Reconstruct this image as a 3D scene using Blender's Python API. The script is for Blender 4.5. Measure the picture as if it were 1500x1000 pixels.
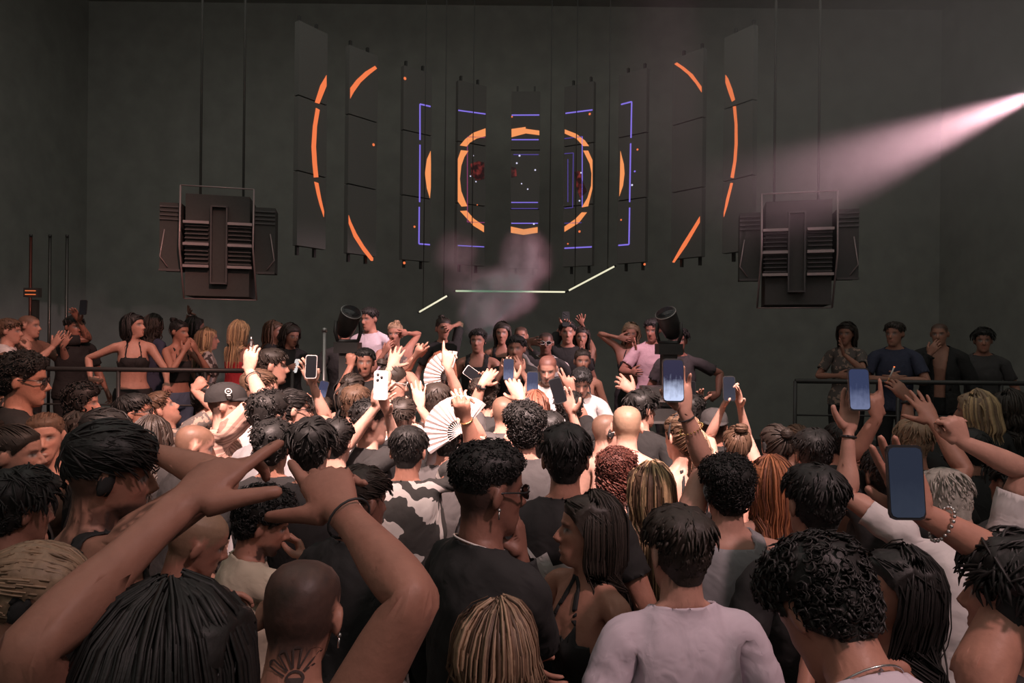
import bpy, bmesh, math, random
import numpy as np
from mathutils import Vector, Matrix
from mathutils.bvhtree import BVHTree
for o in list(bpy.data.objects): bpy.data.objects.remove(o)
scn = bpy.context.scene
# ---------------------------------------------------------------- camera
CAM = np.array([0.0, 0.0, 2.1]); ROLL = math.radians(0.6); FPX = 1000.0
cd = bpy.data.cameras.new('camera'); cd.sensor_width = 36; cd.lens = 36 * FPX / 1500; cd.clip_start = .05
cam = bpy.data.objects.new('camera', cd); scn.collection.objects.link(cam); scn.camera = cam
cam.matrix_world = Matrix.Translation(Vector(CAM)) @ Matrix.Rotation(math.radians(90), 4, 'X') @ Matrix.Rotation(ROLL, 4, 'Z')
CR = np.array(cam.matrix_world.to_3x3())
def at(px, py, d):
    """the point at depth d (metres into the room) that the photograph shows at px, py"""
    return CAM + CR @ np.array([(px - 750) / FPX, (500 - py) / FPX, -1.0]) * d
# ---------------------------------------------------------------- world, lamps, exposure
w = bpy.data.worlds.new('night'); scn.world = w; w.use_nodes = True
w.node_tree.nodes['Background'].inputs['Color'].default_value = (.02, .02, .018, 1); w.node_tree.nodes['Background'].inputs['Strength'].default_value = 1.0
vs = scn.view_settings; vs.view_transform = 'Standard'; vs.look = 'None'; vs.gamma = 1; vs.use_curve_mapping = False; vs.exposure = 0.0
def lamp(name, kind, loc, target, power, col, **kw):
    l = bpy.data.lights.new(name, kind); l.energy = power; l.color = col
    for k, v in kw.items(): setattr(l, k, v)
    o = bpy.data.objects.new(name, l); scn.collection.objects.link(o); o.location = loc
    o.rotation_euler = (Vector(target) - Vector(loc)).to_track_quat('-Z', 'Y').to_euler()
    return o
# unseen area fills added to lift the dark tones, front-of-house spots on the dance floor, the hazy side beam
lamp('ceiling_fill', 'AREA', (0, 4.0, 7.6), (0, 4.0, 0), 130, (1.0, .98, .88), shape='RECTANGLE', size=12, size_y=9)
lamp('wall_fill', 'AREA', (0, 2.5, 7.7), (0, 12.0, 5.8), 46, (1.0, .99, .90), shape='RECTANGLE', size=13, size_y=2)  # fill added to brighten the back wall and screen panels
lamp('rear_fill', 'AREA', (0, -2.4, 4.8), (0, 4.0, 1.6), 48, (1.0, .93, .86), shape='RECTANGLE', size=9, size_y=3)  # fill added behind the camera as ambient light
lamp('front_spot', 'SPOT', (.9, .2, 6.8), (.45, 4.15, 1.5), 6800, (1.0, .71, .65), spot_size=math.radians(25), spot_blend=.8, shadow_soft_size=.10)
lamp('front_spot_second', 'SPOT', (-.9, .2, 6.8), (-1.05, 4.3, 1.5), 6800, (1.0, .69, .62), spot_size=math.radians(26), spot_blend=.8, shadow_soft_size=.10)
lamp('floor_wash_pink', 'SPOT', (2.2, -.4, 5.6), (.55, 2.1, 1.5), 520, (1.0, .66, .66), spot_size=math.radians(50), spot_blend=1.0, shadow_soft_size=.2)
lamp('gallery_spot', 'SPOT', (-.6, 2.4, 5.6), (-4.3, 6.2, 1.5), 950, (1.0, .46, .38), spot_size=math.radians(44), spot_blend=1.0, shadow_soft_size=.12)
lamp('side_spot_amber', 'SPOT', (-.5, 2.2, 4.3), (-2.75, 3.9, 1.5), 420, (1.0, .50, .38), spot_size=math.radians(50), spot_blend=1.0, shadow_soft_size=.1)
lamp('booth_spot', 'SPOT', (.4, 2.6, 7.2), (.45, 5.7, 1.75), 3600, (1.0, .72, .70), spot_size=math.radians(14), spot_blend=.8, shadow_soft_size=.08)
lamp('stage_fill', 'SPOT', (-.2, 3.4, 6.6), tuple(at(541, 505, 6.75)), 1700, (1.0, .62, .62), spot_size=math.radians(13), spot_blend=.8, shadow_soft_size=.08)  # added to brighten the pale tee, no fixture seen for it
lamp('stage_fill_second', 'SPOT', (.7, 3.0, 6.6), tuple(at(955, 515, 6.7)), 1700, (1.0, .60, .68), spot_size=math.radians(13), spot_blend=.8, shadow_soft_size=.08)  # likewise added, brightens the pink tee
BEAM = at(1516, 138, 5.0)
lamp('beam_spot', 'SPOT', tuple(BEAM), tuple(at(740, 450, 7.2)), 1750, (1.0, .62, .69), spot_size=math.radians(32), spot_blend=1.0, shadow_soft_size=.05)
# ---------------------------------------------------------------- materials
MATS = {}
def new_mat(name):
    m = bpy.data.materials.new(name); m.use_nodes = True
    nt = m.node_tree; b = nt.nodes['Principled BSDF']
    return m, nt, b
def plain(name, rgb, rough=.6, metal=0.0, emit=None, es=0.0, noise=.12, scale=30.0, spec=.5, alpha=1.0, bump=0.0):
    if name in MATS: return MATS[name]
    m, nt, b = new_mat(name)
    b.inputs['Roughness'].default_value = rough; b.inputs['Metallic'].default_value = metal; b.inputs['Specular IOR Level'].default_value = spec
    tc = nt.nodes.new('ShaderNodeTexCoord'); nz = nt.nodes.new('ShaderNodeTexNoise'); nz.inputs['Scale'].default_value = scale; nz.inputs['Detail'].default_value = 4
    nt.links.new(tc.outputs['Object'], nz.inputs['Vector'])
    mx = nt.nodes.new('ShaderNodeMix'); mx.data_type = 'RGBA'
    mx.inputs['A'].default_value = (*[c * (1 - noise) for c in rgb], 1); mx.inputs['B'].default_value = (*[min(1, c * (1 + noise)) for c in rgb], 1)
    nt.links.new(nz.outputs['Fac'], mx.inputs['Factor']); nt.links.new(mx.outputs['Result'], b.inputs['Base Color'])
    if emit is not None:
        b.inputs['Emission Color'].default_value = (*emit, 1); b.inputs['Emission Strength'].default_value = es
    if alpha < 1: b.inputs['Alpha'].default_value = alpha
    if bump:
        bp = nt.nodes.new('ShaderNodeBump'); bp.inputs['Strength'].default_value = bump; bp.inputs['Distance'].default_value = .01
        nt.links.new(nz.outputs['Fac'], bp.inputs['Height']); nt.links.new(bp.outputs['Normal'], b.inputs['Normal'])
    MATS[name] = m; return m
def attr_mat(name, rough, spec, nscale, nstr, sheen=0.0, stretch=(1, 1, 1), ss_w=0.0):
    """material whose colour is the mesh's own colour attribute (skin with lips, brows, ink; hair with lighter locks)"""
    m, nt, b = new_mat(name)
    at = nt.nodes.new('ShaderNodeAttribute'); at.attribute_name = 'Col'
    tc = nt.nodes.new('ShaderNodeTexCoord'); mp = nt.nodes.new('ShaderNodeMapping'); mp.inputs['Scale'].default_value = stretch
    nz = nt.nodes.new('ShaderNodeTexNoise'); nz.inputs['Scale'].default_value = nscale; nz.inputs['Detail'].default_value = 3
    nt.links.new(tc.outputs['Object'], mp.inputs['Vector']); nt.links.new(mp.outputs['Vector'], nz.inputs['Vector'])
    mr = nt.nodes.new('ShaderNodeMapRange'); mr.inputs['To Min'].default_value = 1 - nstr; mr.inputs['To Max'].default_value = 1 + nstr
    nt.links.new(nz.outputs['Fac'], mr.inputs['Value'])
    mx = nt.nodes.new('ShaderNodeVectorMath'); mx.operation = 'MULTIPLY'
    nt.links.new(at.outputs['Color'], mx.inputs[0]); nt.links.new(mr.outputs['Result'], mx.inputs[1]); nt.links.new(mx.outputs['Vector'], b.inputs['Base Color'])
    b.inputs['Roughness'].default_value = rough; b.inputs['Specular IOR Level'].default_value = spec; b.inputs['Sheen Weight'].default_value = sheen
    bp = nt.nodes.new('ShaderNodeBump'); bp.inputs['Strength'].default_value = .25; bp.inputs['Distance'].default_value = .004
    nt.links.new(nz.outputs['Fac'], bp.inputs['Height']); nt.links.new(bp.outputs['Normal'], b.inputs['Normal'])
    return m
SKIN = attr_mat('skin', .5, .4, 60, .10)
HAIR = attr_mat('hair', .52, .38, 90, .30)
def cloth(name, rgb, rgb2=None, pattern=None, scale=20.0, width=.5, thr=.5):
    """woven cloth; the pattern follows the cloth's own rest shape, stored in the attribute 'rest'"""
    if name in MATS: return MATS[name]
    m, nt, b = new_mat(name); b.inputs['Roughness'].default_value = .85; b.inputs['Specular IOR Level'].default_value = .25; b.inputs['Sheen Weight'].default_value = .15; b.inputs['Sheen Tint'].default_value = (*rgb, 1)
    at = nt.nodes.new('ShaderNodeAttribute'); at.attribute_name = 'rest'
    nz = nt.nodes.new('ShaderNodeTexNoise'); nz.inputs['Scale'].default_value = 14; nz.inputs['Detail'].default_value = 5
    nt.links.new(at.outputs['Vector'], nz.inputs['Vector'])
    mx = nt.nodes.new('ShaderNodeMix'); mx.data_type = 'RGBA'
    mx.inputs['A'].default_value = (*[c * .86 for c in rgb], 1); mx.inputs['B'].default_value = (*[min(1, c * 1.12) for c in rgb], 1)
    nt.links.new(nz.outputs['Fac'], mx.inputs['Factor']); out = mx.outputs['Result']
    if pattern:
        if pattern == 'stripes':
            tx = nt.nodes.new('ShaderNodeTexWave'); tx.wave_type = 'BANDS'; tx.bands_direction = 'Z'; tx.inputs['Scale'].default_value = scale; fac = tx.outputs['Fac']
        elif pattern == 'swirl':
            tx = nt.nodes.new('ShaderNodeTexWave'); tx.wave_type = 'BANDS'; tx.bands_direction = 'DIAGONAL'; tx.inputs['Scale'].default_value = scale; tx.inputs['Distortion'].default_value = 9; tx.inputs['Detail'].default_value = 3; tx.inputs['Detail Scale'].default_value = 2.2; fac = tx.outputs['Fac']
        else:
            tx = nt.nodes.new('ShaderNodeTexNoise'); tx.inputs['Scale'].default_value = scale; tx.inputs['Detail'].default_value = 3; fac = tx.outputs['Fac']
        nt.links.new(at.outputs['Vector'], tx.inputs['Vector'])
        gt = nt.nodes.new('ShaderNodeMath'); gt.operation = 'GREATER_THAN'; gt.inputs[1].default_value = thr; nt.links.new(fac, gt.inputs[0])
        m2 = nt.nodes.new('ShaderNodeMix'); m2.data_type = 'RGBA'; nt.links.new(gt.outputs[0], m2.inputs['Factor']); nt.links.new(out, m2.inputs['A']); m2.inputs['B'].default_value = (*rgb2, 1); out = m2.outputs['Result']
    nt.links.new(out, b.inputs['Base Color'])
    n2 = nt.nodes.new('ShaderNodeTexNoise'); n2.inputs['Scale'].default_value = 9; n2.inputs['Detail'].default_value = 2.5; n2.inputs['Distortion'].default_value = .8
    nt.links.new(at.outputs['Vector'], n2.inputs['Vector'])
    bp = nt.nodes.new('ShaderNodeBump'); bp.inputs['Strength'].default_value = .55; bp.inputs['Distance'].default_value = .02
    nt.links.new(n2.outputs['Fac'], bp.inputs['Height']); nt.links.new(bp.outputs['Normal'], b.inputs['Normal'])
    MATS[name] = m; return m
# ---------------------------------------------------------------- helpers
COL = bpy.context.scene.collection
rng = np.random.RandomState(7)
def ss(a, b, x):
    t = np.clip((x - a) / (b - a), 0, 1)
    return t * t * (3 - 2 * t)
def unit(v):
    v = np.asarray(v, float); n = np.linalg.norm(v)
    return v / n if n > 1e-9 else v
def rot(axis, deg):
    return np.array(Matrix.Rotation(math.radians(deg), 3, Vector(axis)))
def mesh_obj(name, V, F, mats, parent=None, smooth=True, midx=None):
    me = bpy.data.meshes.new(name)
    if isinstance(F, np.ndarray):
        me.from_pydata(np.ascontiguousarray(V, dtype=np.float32), [], np.ascontiguousarray(F, dtype=np.int32))
    else:
        me.from_pydata([tuple(map(float, v)) for v in V], [], F)
    for m in (mats if isinstance(mats, (list, tuple)) else [mats]): me.materials.append(m)
    if midx is not None: me.polygons.foreach_set('material_index', np.asarray(midx, dtype=np.int32))
    if smooth: me.polygons.foreach_set('use_smooth', np.ones(len(me.polygons), dtype=bool))
    me.update()
    o = bpy.data.objects.new(name, me); COL.objects.link(o)
    if parent is not None: o.parent = parent
    return o
def tag(o, label=None, cat=None, group=None, kind=None):
    if label: o['label'] = label
    if cat: o['category'] = cat
    if group: o['group'] = group
    if kind: o['kind'] = kind
    return o
def empty(name, loc, rz=0.0):
    o = bpy.data.objects.new(name, None); COL.objects.link(o)
    o.empty_display_size = .1; o.location = loc; o.rotation_euler = (0, 0, rz)
    return o
class MB:
    """collects shapes for ONE mesh object"""
    def __init__(s): s.V = []; s.F = []; s.n = 0
    def add(s, V, F):
        s.V.append(np.asarray(V, float)); s.F += [tuple(int(i) + s.n for i in f) for f in F]; s.n += len(V); return s
    def box(s, c, d, R=None):
        hx, hy, hz = d[0] / 2, d[1] / 2, d[2] / 2
        V = np.array([(x, y, z) for x in (-hx, hx) for y in (-hy, hy) for z in (-hz, hz)])
        if R is not None: V = V @ np.asarray(R).T
        return s.add(V + np.asarray(c), [(0, 1, 3, 2), (4, 6, 7, 5), (0, 4, 5, 1), (2, 3, 7, 6), (0, 2, 6, 4), (1, 5, 7, 3)])
    def tube(s, pts, rad, n=8, flat=1.0):
        pts = np.asarray(pts, float); k = len(pts)
        rad = np.full(k, rad) if np.isscalar(rad) else np.asarray(rad)
        V = []; t0 = unit(pts[1] - pts[0]); up = np.array([0, 0, 1.]) if abs(t0[2]) < .9 else np.array([0, 1., 0])
        a = unit(np.cross(t0, up))
        for i in range(k):
            t = unit(pts[min(i + 1, k - 1)] - pts[max(i - 1, 0)])
            a = unit(a - t * np.dot(a, t)); b = np.cross(t, a)
            for j in range(n):
                q = 2 * math.pi * j / n
                V.append(pts[i] + rad[i] * (math.cos(q) * a + flat * math.sin(q) * b))
        F = [(i * n + j, i * n + (j + 1) % n, (i + 1) * n + (j + 1) % n, (i + 1) * n + j) for i in range(k - 1) for j in range(n)]
        F += [tuple(range(n))[::-1], tuple((k - 1) * n + j for j in range(n))]
        return s.add(V, F)
    def ball(s, c, r, nu=10, nv=7, R=None):
        r = np.full(3, r) if np.isscalar(r) else np.asarray(r)
        V = [(0, 0, 1)]
        for i in range(1, nv):
            p = math.pi * i / nv
            V += [(math.sin(p) * math.cos(2 * math.pi * j / nu), math.sin(p) * math.sin(2 * math.pi * j / nu), math.cos(p)) for j in range(nu)]
        V += [(0, 0, -1)]; V = np.array(V) * r
        if R is not None: V = V @ np.asarray(R).T
        F = [(0, 1 + j, 1 + (j + 1) % nu) for j in range(nu)]
        F += [(1 + i * nu + j, 1 + (i + 1) * nu + j, 1 + (i + 1) * nu + (j + 1) % nu, 1 + i * nu + (j + 1) % nu) for i in range(nv - 2) for j in range(nu)]
        b = 1 + (nv - 2) * nu; F += [(b + j, len(V) - 1, b + (j + 1) % nu) for j in range(nu)]
        return s.add(V + np.asarray(c), F)
    def prism(s, poly, frame, thick):
        """2-D polygon extruded; frame = (origin, ux, uy, un)"""
        o, ux, uy, un = [np.asarray(q, float) for q in frame]; n = len(poly)
        A = [o + ux * p[0] + uy * p[1] + un * thick for p in poly]; B = [o + ux * p[0] + uy * p[1] for p in poly]
        F = [tuple(range(n)), tuple(range(2 * n - 1, n - 1, -1))] + [(i, n + i, n + (i + 1) % n, (i + 1) % n) for i in range(n)]
        return s.add(A + B, F)
    def build(s, name, mat, parent=None, smooth=False):
        return mesh_obj(name, np.vstack(s.V), s.F, mat, parent, smooth)

# ---------------------------------------------------------------- the human template (built once, posed for each person)
JZ = 1.425                                    # shoulder axis height, arms stretched sideways at rest, facing +Y
SHX, ELX, WRX = .175, .465, .715
FING = {                                      # base (x, y), spread angle, segment lengths, radius
    'index': ((.806, .031), 10, (.042, .026, .022), .0098), 'middle': ((.812, .0095), 2, (.046, .029, .023), .0100),
    'ring': ((.807, -.012), -7, (.043, .027, .023), .0096), 'pinky': ((.795, -.032), -17, (.034, .021, .020), .0086)}
FN = list(FING)
TH_B = np.array([.738, .026, JZ - .008]); TH_D = unit((.62, .76, -.18)); TH_L = (.044, .034, .028)
def ring_loft(mb, secs, n=28, p=2.0):
    V = []
    for c, a, b in secs:
        for j in range(n):
            q = 2 * math.pi * j / n; cq, sq = math.cos(q), math.sin(q)
            k = (abs(cq) ** p + abs(sq) ** p) ** (-1 / p)
            V.append(np.asarray(c) + np.asarray(a) * cq * k + np.asarray(b) * sq * k)
    m = len(secs)
    F = [(i * n + j, i * n + (j + 1) % n, (i + 1) * n + (j + 1) % n, (i + 1) * n + j) for i in range(m - 1) for j in range(n)]
    F += [tuple(range(n))[::-1], tuple((m - 1) * n + j for j in range(n))]
    mb.add(V, F)
def build_template():
    mb = MB()
    # trunk and neck
    tr = [(.80, .10, .09, 0), (.85, .162, .112, -.006), (.91, .176, .124, -.012), (.98, .168, .117, -.006), (1.06, .147, .102, 0), (1.13, .148, .101, .002),
          (1.21, .162, .110, .003), (1.29, .176, .119, .002), (1.36, .180, .113, -.006), (1.41, .168, .096, -.014), (1.45, .128, .078, -.018), (1.475, .085, .066, -.016), (1.50, .060, .060, -.012),
          (1.55, .054, .058, -.010), (1.60, .052, .060, -.012)]
    ring_loft(mb, [((0, cy, z), (w, 0, 0), (0, d, 0)) for z, w, d, cy in tr], p=2.25)
    # trapezius wedges
    for s in (1, -1):
        ring_loft(mb, [((s * .03, -.02, 1.515), (0, .03, 0), (0, 0, .02)), ((s * .085, -.02, 1.468), (0, .045, 0), (0, 0, .03)), ((s * .16, -.012, 1.432), (0, .05, 0), (0, 0, .035))], n=16)
    # head
    hd = [(1.513, .016, .074, .04), (1.523, .032, .086, .02), (1.543, .046, .092, -.01), (1.568, .056, .095, -.045), (1.60, .063, .095, -.075), (1.63, .070, .093, -.092), (1.66, .0745, .095, -.099),
          (1.69, .075, .092, -.098), (1.715, .068, .079, -.087), (1.735, .050, .054, -.062), (1.747, .022, .02, -.032)]
    ring_loft(mb, [((0, (f + b) / 2, z), (w, 0, 0), (0, (f - b) / 2, 0)) for z, w, f, b in hd], p=2.2)
    mb.tube([(0, .088, 1.652), (0, .100, 1.628), (0, .113, 1.604), (0, .100, 1.594)], [.008, .010, .0125, .010], 10)
    for s in (1, -1):
        mb.ball((s * .011, .099, 1.600), .0085)
        mb.ball((s * .079, -.008, 1.632), (.0085, .019, .032), 12, 9, rot((1, 0, 0), -12) @ rot((0, 0, 1), s * 22))
        # arm, hand, thumb, fingers
        A = [(.10, .045, .050, -.012, -.006), (.15, .055, .060, -.012, -.004), (.19, .056, .060, -.011, 0), (.24, .051, .055, -.008, 0), (.31, .047, .050, -.004, -.002), (.38, .043, .046, 0, -.002), (.44, .038, .041, 0, 0),
             (.475, .038, .040, .001, 0), (.52, .042, .041, .002, 0), (.57, .041, .037, .002, 0), (.63, .034, .030, 0, 0), (.68, .029, .024, 0, 0), (.715, .028, .021, 0, 0), (.735, .032, .019, 0, -.001), (.77, .041, .0185, 0, -.001), (.80, .0435, .0165, 0, 0), (.815, .040, .0125, 0, 0)]
        ring_loft(mb, [((s * x, cy, JZ + cz), (0, ry, 0), (0, 0, rz)) for x, ry, rz, cy, cz in A], n=24, p=2.2)
        for f in FN:
            (bx, by), ang, L, r = FING[f]
            d = np.array([math.cos(math.radians(ang)), math.sin(math.radians(ang)), 0])
            p0 = np.array([bx, by, JZ]); t = [-.02, 0, L[0], L[0] + L[1], sum(L) - .006, sum(L)]
            rr = [r * .9, r * 1.02, r * 1.04, r * .96, r * .82, r * .4]
            P = [(p0 + d * q) * np.array([s, 1, 1]) for q in t]
            mb.tube(P, rr, 10)
        t = [0, TH_L[0], TH_L[0] + TH_L[1], sum(TH_L) - .006, sum(TH_L)]
        mb.tube([(TH_B + TH_D * q) * np.array([s, 1, 1]) for q in t], [.020, .0140, .0118, .0100, .005], 12)
        # leg and foot
        Lg = [(.92, .080, .085, .085, 0), (.82, .086, .085, .095, -.004), (.72, .092, .078, .086, 0), (.60, .096, .066, .072, .004), (.49, .098, .054, .058, .008), (.40, .100, .052, .060, -.008), (.32, .100, .050, .057, -.014), (.20, .100, .038, .042, -.012), (.10, .100, .033, .040, -.010), (.04, .100, .036, .055, .0)]
        ring_loft(mb, [((s * x, cy, z), (rx, 0, 0), (0, ry, 0)) for z, x, rx, ry, cy in Lg], n=20)
        ring_loft(mb, [((s * .10, -.065, .045), (.028, 0, 0), (0, 0, .04)), ((s * .10, -.03, .05), (.036, 0, 0), (0, 0, .048)), ((s * .105, .06, .045), (.042, 0, 0), (0, 0, .042)), ((s * .108, .13, .028), (.045, 0, 0), (0, 0, .027)), ((s * .105, .18, .02), (.03, 0, 0), (0, 0, .016))], n=16)
    o = mesh_obj('template_raw', np.vstack(mb.V), mb.F, [])
    md = o.modifiers.new('r', 'REMESH'); md.mode = 'VOXEL'; md.voxel_size = .0042
    sm = o.modifiers.new('s', 'SMOOTH'); sm.factor = .5; sm.iterations = 7
    dg = bpy.context.evaluated_depsgraph_get(); ev = o.evaluated_get(dg); me = ev.to_mesh()
    V = np.empty(len(me.vertices) * 3); me.vertices.foreach_get('co', V); V = V.reshape(-1, 3)
    Q = np.array([tuple(p.vertices) for p in me.polygons if len(p.vertices) == 4])
    ev.to_mesh_clear(); bpy.data.objects.remove(o)
    # sculpt the face
    x, y, z = V[:, 0].copy(), V[:, 1].copy(), V[:, 2].copy(); ax = np.abs(x)
    fm = ss(.03, .06, y) * ss(1.50, 1.51, z)
    g = lambda cx, cz, sx, sz: np.exp(-(((ax - cx) / sx) ** 2 + ((z - cz) / sz) ** 2))
    dy = -.014 * g(.031, 1.640, .016, .010) + .008 * g(.031, 1.638, .011, .007) + .005 * g(.028, 1.658, .02, .006) - .004 * g(0, 1.648, .008, .01)
    dy += .008 * g(0, 1.566, .022, .010) - .007 * g(0, 1.5665, .021, .0028) - .004 * g(0, 1.549, .018, .006) + .006 * g(0, 1.529, .016, .010)
    dy += .004 * g(.042, 1.610, .016, .014) - .004 * g(.045, 1.575, .012, .016)
    V[:, 1] += dy * fm
    lo = {}
    o = mesh_obj('template_fine', V, Q, [])
    vg = o.vertex_groups.new(name='keep')
    hw = np.where((ax > .70) & (V[:, 2] > 1.3), .9, np.where((V[:, 2] > 1.5) & (V[:, 1] > .04), .85, np.where(V[:, 2] > 1.52, .6, np.where(V[:, 2] < .9, .0, .5))))
    lw = np.where((ax > .70) & (V[:, 2] > 1.3), .80, np.where((V[:, 2] > 1.5) & (V[:, 1] > .04), .80, np.where(V[:, 2] > 1.52, .6, np.where(V[:, 2] < .8, .3, .55))))
    for name, ratio, ww in (('hi', .058, hw), ('lo', .027, lw)):
        for lev in sorted(set(np.round(ww, 2))):
            vg.add([int(i) for i in np.where(np.abs(ww - lev) < .01)[0]], float(1 - lev), 'REPLACE')
        md = o.modifiers.new('d', 'DECIMATE'); md.ratio = ratio; md.vertex_group = 'keep'; md.vertex_group_factor = 1.0; md.use_collapse_triangulate = True
        dg = bpy.context.evaluated_depsgraph_get(); ev = o.evaluated_get(dg); me = ev.to_mesh()
        W = np.empty(len(me.vertices) * 3); me.vertices.foreach_get('co', W); W = W.reshape(-1, 3)
        N = np.empty(len(me.vertices) * 3); me.vertices.foreach_get('normal', N); N = N.reshape(-1, 3)
        me.calc_loop_triangles(); T = np.empty(len(me.loop_triangles) * 3, dtype=np.int32); me.loop_triangles.foreach_get('vertices', T)
        lo[name] = (W.copy(), T.reshape(-1, 3).copy(), N.copy())
        ev.to_mesh_clear(); o.modifiers.clear()
    me = o.data; bpy.data.objects.remove(o); bpy.data.meshes.remove(me)
    return lo
TEMPL = build_template()
# bones
BN = ['pelvis', 'spine', 'chest', 'neck', 'head']
for S in 'RL':
    BN += [S + b for b in ['clav', 'upper', 'fore', 'twist', 'hand', 'th0', 'th1', 'th2']] + [S + f + str(k) for f in FN for k in range(3)]
BI = {b: i for i, b in enumerate(BN)}
def weights(V):
    n = len(V); W = np.zeros((n, len(BN))); x, y, z = V.T; ax = np.abs(x)
    arm = ss(.120, .215, ax) * ss(1.26, 1.37, z); arm = np.maximum(arm, ss(.215, .235, ax) * (z > 1.25))
    clav = .85 * ss(.03, .14, ax) * ss(1.28, 1.42, z) * (1 - ss(1.47, 1.53, z)) * (1 - arm)
    tor = 1 - arm - clav
    a1 = ss(.95, 1.10, z); a2 = ss(1.12, 1.28, z); a3 = ss(1.455, 1.52, z); a4 = ss(1.53, 1.585, z + .95 * np.maximum(0, y - .02))
    W[:, 0] = tor * (1 - a1); W[:, 1] = tor * a1 * (1 - a2); W[:, 2] = tor * a2 * (1 - a3); W[:, 3] = tor * a3 * (1 - a4); W[:, 4] = tor * a3 * a4
    el = ss(ELX - .04, ELX + .035, ax); tw = ss(.53, .68, ax); wr = ss(.697, .735, ax)
    for S, s in (('R', 1), ('L', -1)):
        m = (x * s > 0)
        P = np.stack([x * s, y, z], 1)
        W[m, BI[S + 'clav']] = clav[m]
        W[m, BI[S + 'upper']] = (arm * (1 - el))[m]; W[m, BI[S + 'fore']] = (arm * el * (1 - tw))[m]; W[m, BI[S + 'twist']] = (arm * el * tw * (1 - wr))[m]
        h = arm * el * wr
        h = np.where(m, h, 0)
        # thumb
        r = P - TH_B; t = r @ TH_D; dl = np.linalg.norm(r - t[:, None] * TH_D, axis=1)
        th = ss(.010, .034, t) * (1 - ss(.021, .027, dl)) * (h > 0)
        best = np.full(n, 9.); bi = np.full(n, -1); bt = np.zeros(n)
        for k, f in enumerate(FN):
            (bx, by), ang, L, rad = FING[f]
            d = np.array([math.cos(math.radians(ang)), math.sin(math.radians(ang)), 0])
            r = P - np.array([bx, by, JZ]); tt = r @ d; dd = np.linalg.norm(r - tt[:, None] * d, axis=1)
            u = dd < best; best = np.where(u, dd, best); bi = np.where(u, k, bi); bt = np.where(u, tt, bt)
        fg = ss(-.012, .012, bt) * (1 - th) * (best < .02)
        W[:, BI[S + 'hand']] += h * (1 - th) * (1 - fg)
        u1 = ss(TH_L[0] - .009, TH_L[0] + .009, t); u2 = ss(TH_L[0] + TH_L[1] - .008, TH_L[0] + TH_L[1] + .008, t)
        W[:, BI[S + 'th0']] += h * th * (1 - u1); W[:, BI[S + 'th1']] += h * th * u1 * (1 - u2); W[:, BI[S + 'th2']] += h * th * u1 * u2
        for k, f in enumerate(FN):
            L = FING[f][2]; sel = (bi == k) * h * fg
            v1 = ss(L[0] - .008, L[0] + .008, bt); v2 = ss(L[0] + L[1] - .007, L[0] + L[1] + .007, bt)
            W[:, BI[S + f + '0']] += sel * (1 - v1); W[:, BI[S + f + '1']] += sel * v1 * (1 - v2); W[:, BI[S + f + '2']] += sel * v1 * v2
    return W / np.maximum(W.sum(1, keepdims=True), 1e-9)
# joints at rest
def rest_joints():
    J = {'pelvis': (0, 0, .95), 'spine': (0, -.01, 1.02), 'chest': (0, -.015, 1.20), 'neck': (0, -.02, 1.475), 'head': (0, -.005, 1.565)}
    for S, s in (('R', 1), ('L', -1)):
        m = np.array([s, 1, 1])
        J[S + 'clav'] = (s * .03, 0, 1.43); J[S + 'upper'] = (s * SHX, -.008, JZ); J[S + 'fore'] = (s * ELX, 0, JZ); J[S + 'twist'] = (s * ELX, 0, JZ); J[S + 'hand'] = (s * WRX, 0, JZ)
        for k in range(3): J[S + 'th%d' % k] = (TH_B + TH_D * sum(TH_L[:k])) * m
        for f in FN:
            (bx, by), ang, L, r = FING[f]; d = np.array([math.cos(math.radians(ang)), math.sin(math.radians(ang)), 0])
            for k in range(3): J[S + f + str(k)] = (np.array([bx, by, JZ]) + d * sum(L[:k])) * m
    return {k: np.array(v, float) for k, v in J.items()}
REST = rest_joints()
ARMB = {S: [b for b in BN if b[0] == S and b not in (S + 'clav',)] for S in 'RL'}
def morph(P, sex, bulk=1.0):
    """shape of the rest body: sex 'm' / 'f', bulk widens trunk and limbs"""
    P = np.array(P, float, copy=True); x, y, z = P.T.copy(); ax = np.abs(x); sg = np.sign(x)
    arm = ss(.16, .23, ax) * (z > 1.25); lowb = 1 - ss(1.46, 1.52, z)
    tor = lowb * (1 - arm) * ss(.55, .8, z)
    k = 1 + (bulk - 1) * tor
    P[:, 1] *= k
    nx = ax * (1 + (bulk - 1) * .8 * tor)
    rk = 1 + (bulk - 1) * arm * (1 - ss(.66, .72, ax))
    if sex == 'f':
        sw = np.interp(z, [.6, .85, .95, 1.08, 1.2, 1.34, 1.43], [1, 1.03, 1.0, .84, .84, .87, .87])
        nx = nx * (1 + (sw - 1) * tor)
        nx = np.where(arm > 0, nx * (1 - arm) + arm * (ax - .022), nx)
        rk = rk * (1 - .18 * arm * (1 - .4 * ss(.66, .72, ax)))
        br = np.exp(-(((ax - .068) / .045) ** 2 + ((z - 1.262) / .05) ** 2)) * ss(.03, .08, y) * (1 - arm)
        P[:, 1] += .042 * br
        P[:, 1] *= (1 + (np.interp(z, [.85, .95, 1.08, 1.25, 1.4, 1.5, 1.53], [1, 1, .88, .88, .88, .85, 1]) - 1) * (1 - arm))
        nk = ss(1.46, 1.50, z) * (1 - ss(1.55, 1.60, z + .6 * np.maximum(y - .03, 0))); nx = nx * (1 - .14 * nk)
        jw = ss(1.51, 1.515, z) * (1 - ss(1.56, 1.62, z)) * ss(.0, .04, y); nx = nx * (1 - .08 * jw)
    P[:, 0] = sg * nx
    P[:, 1] = np.where(arm > 0, P[:, 1] * (1 - arm) + arm * (P[:, 1] * rk), P[:, 1])
    P[:, 2] = z + arm * (z - JZ) * (rk - 1)
    return P
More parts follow.
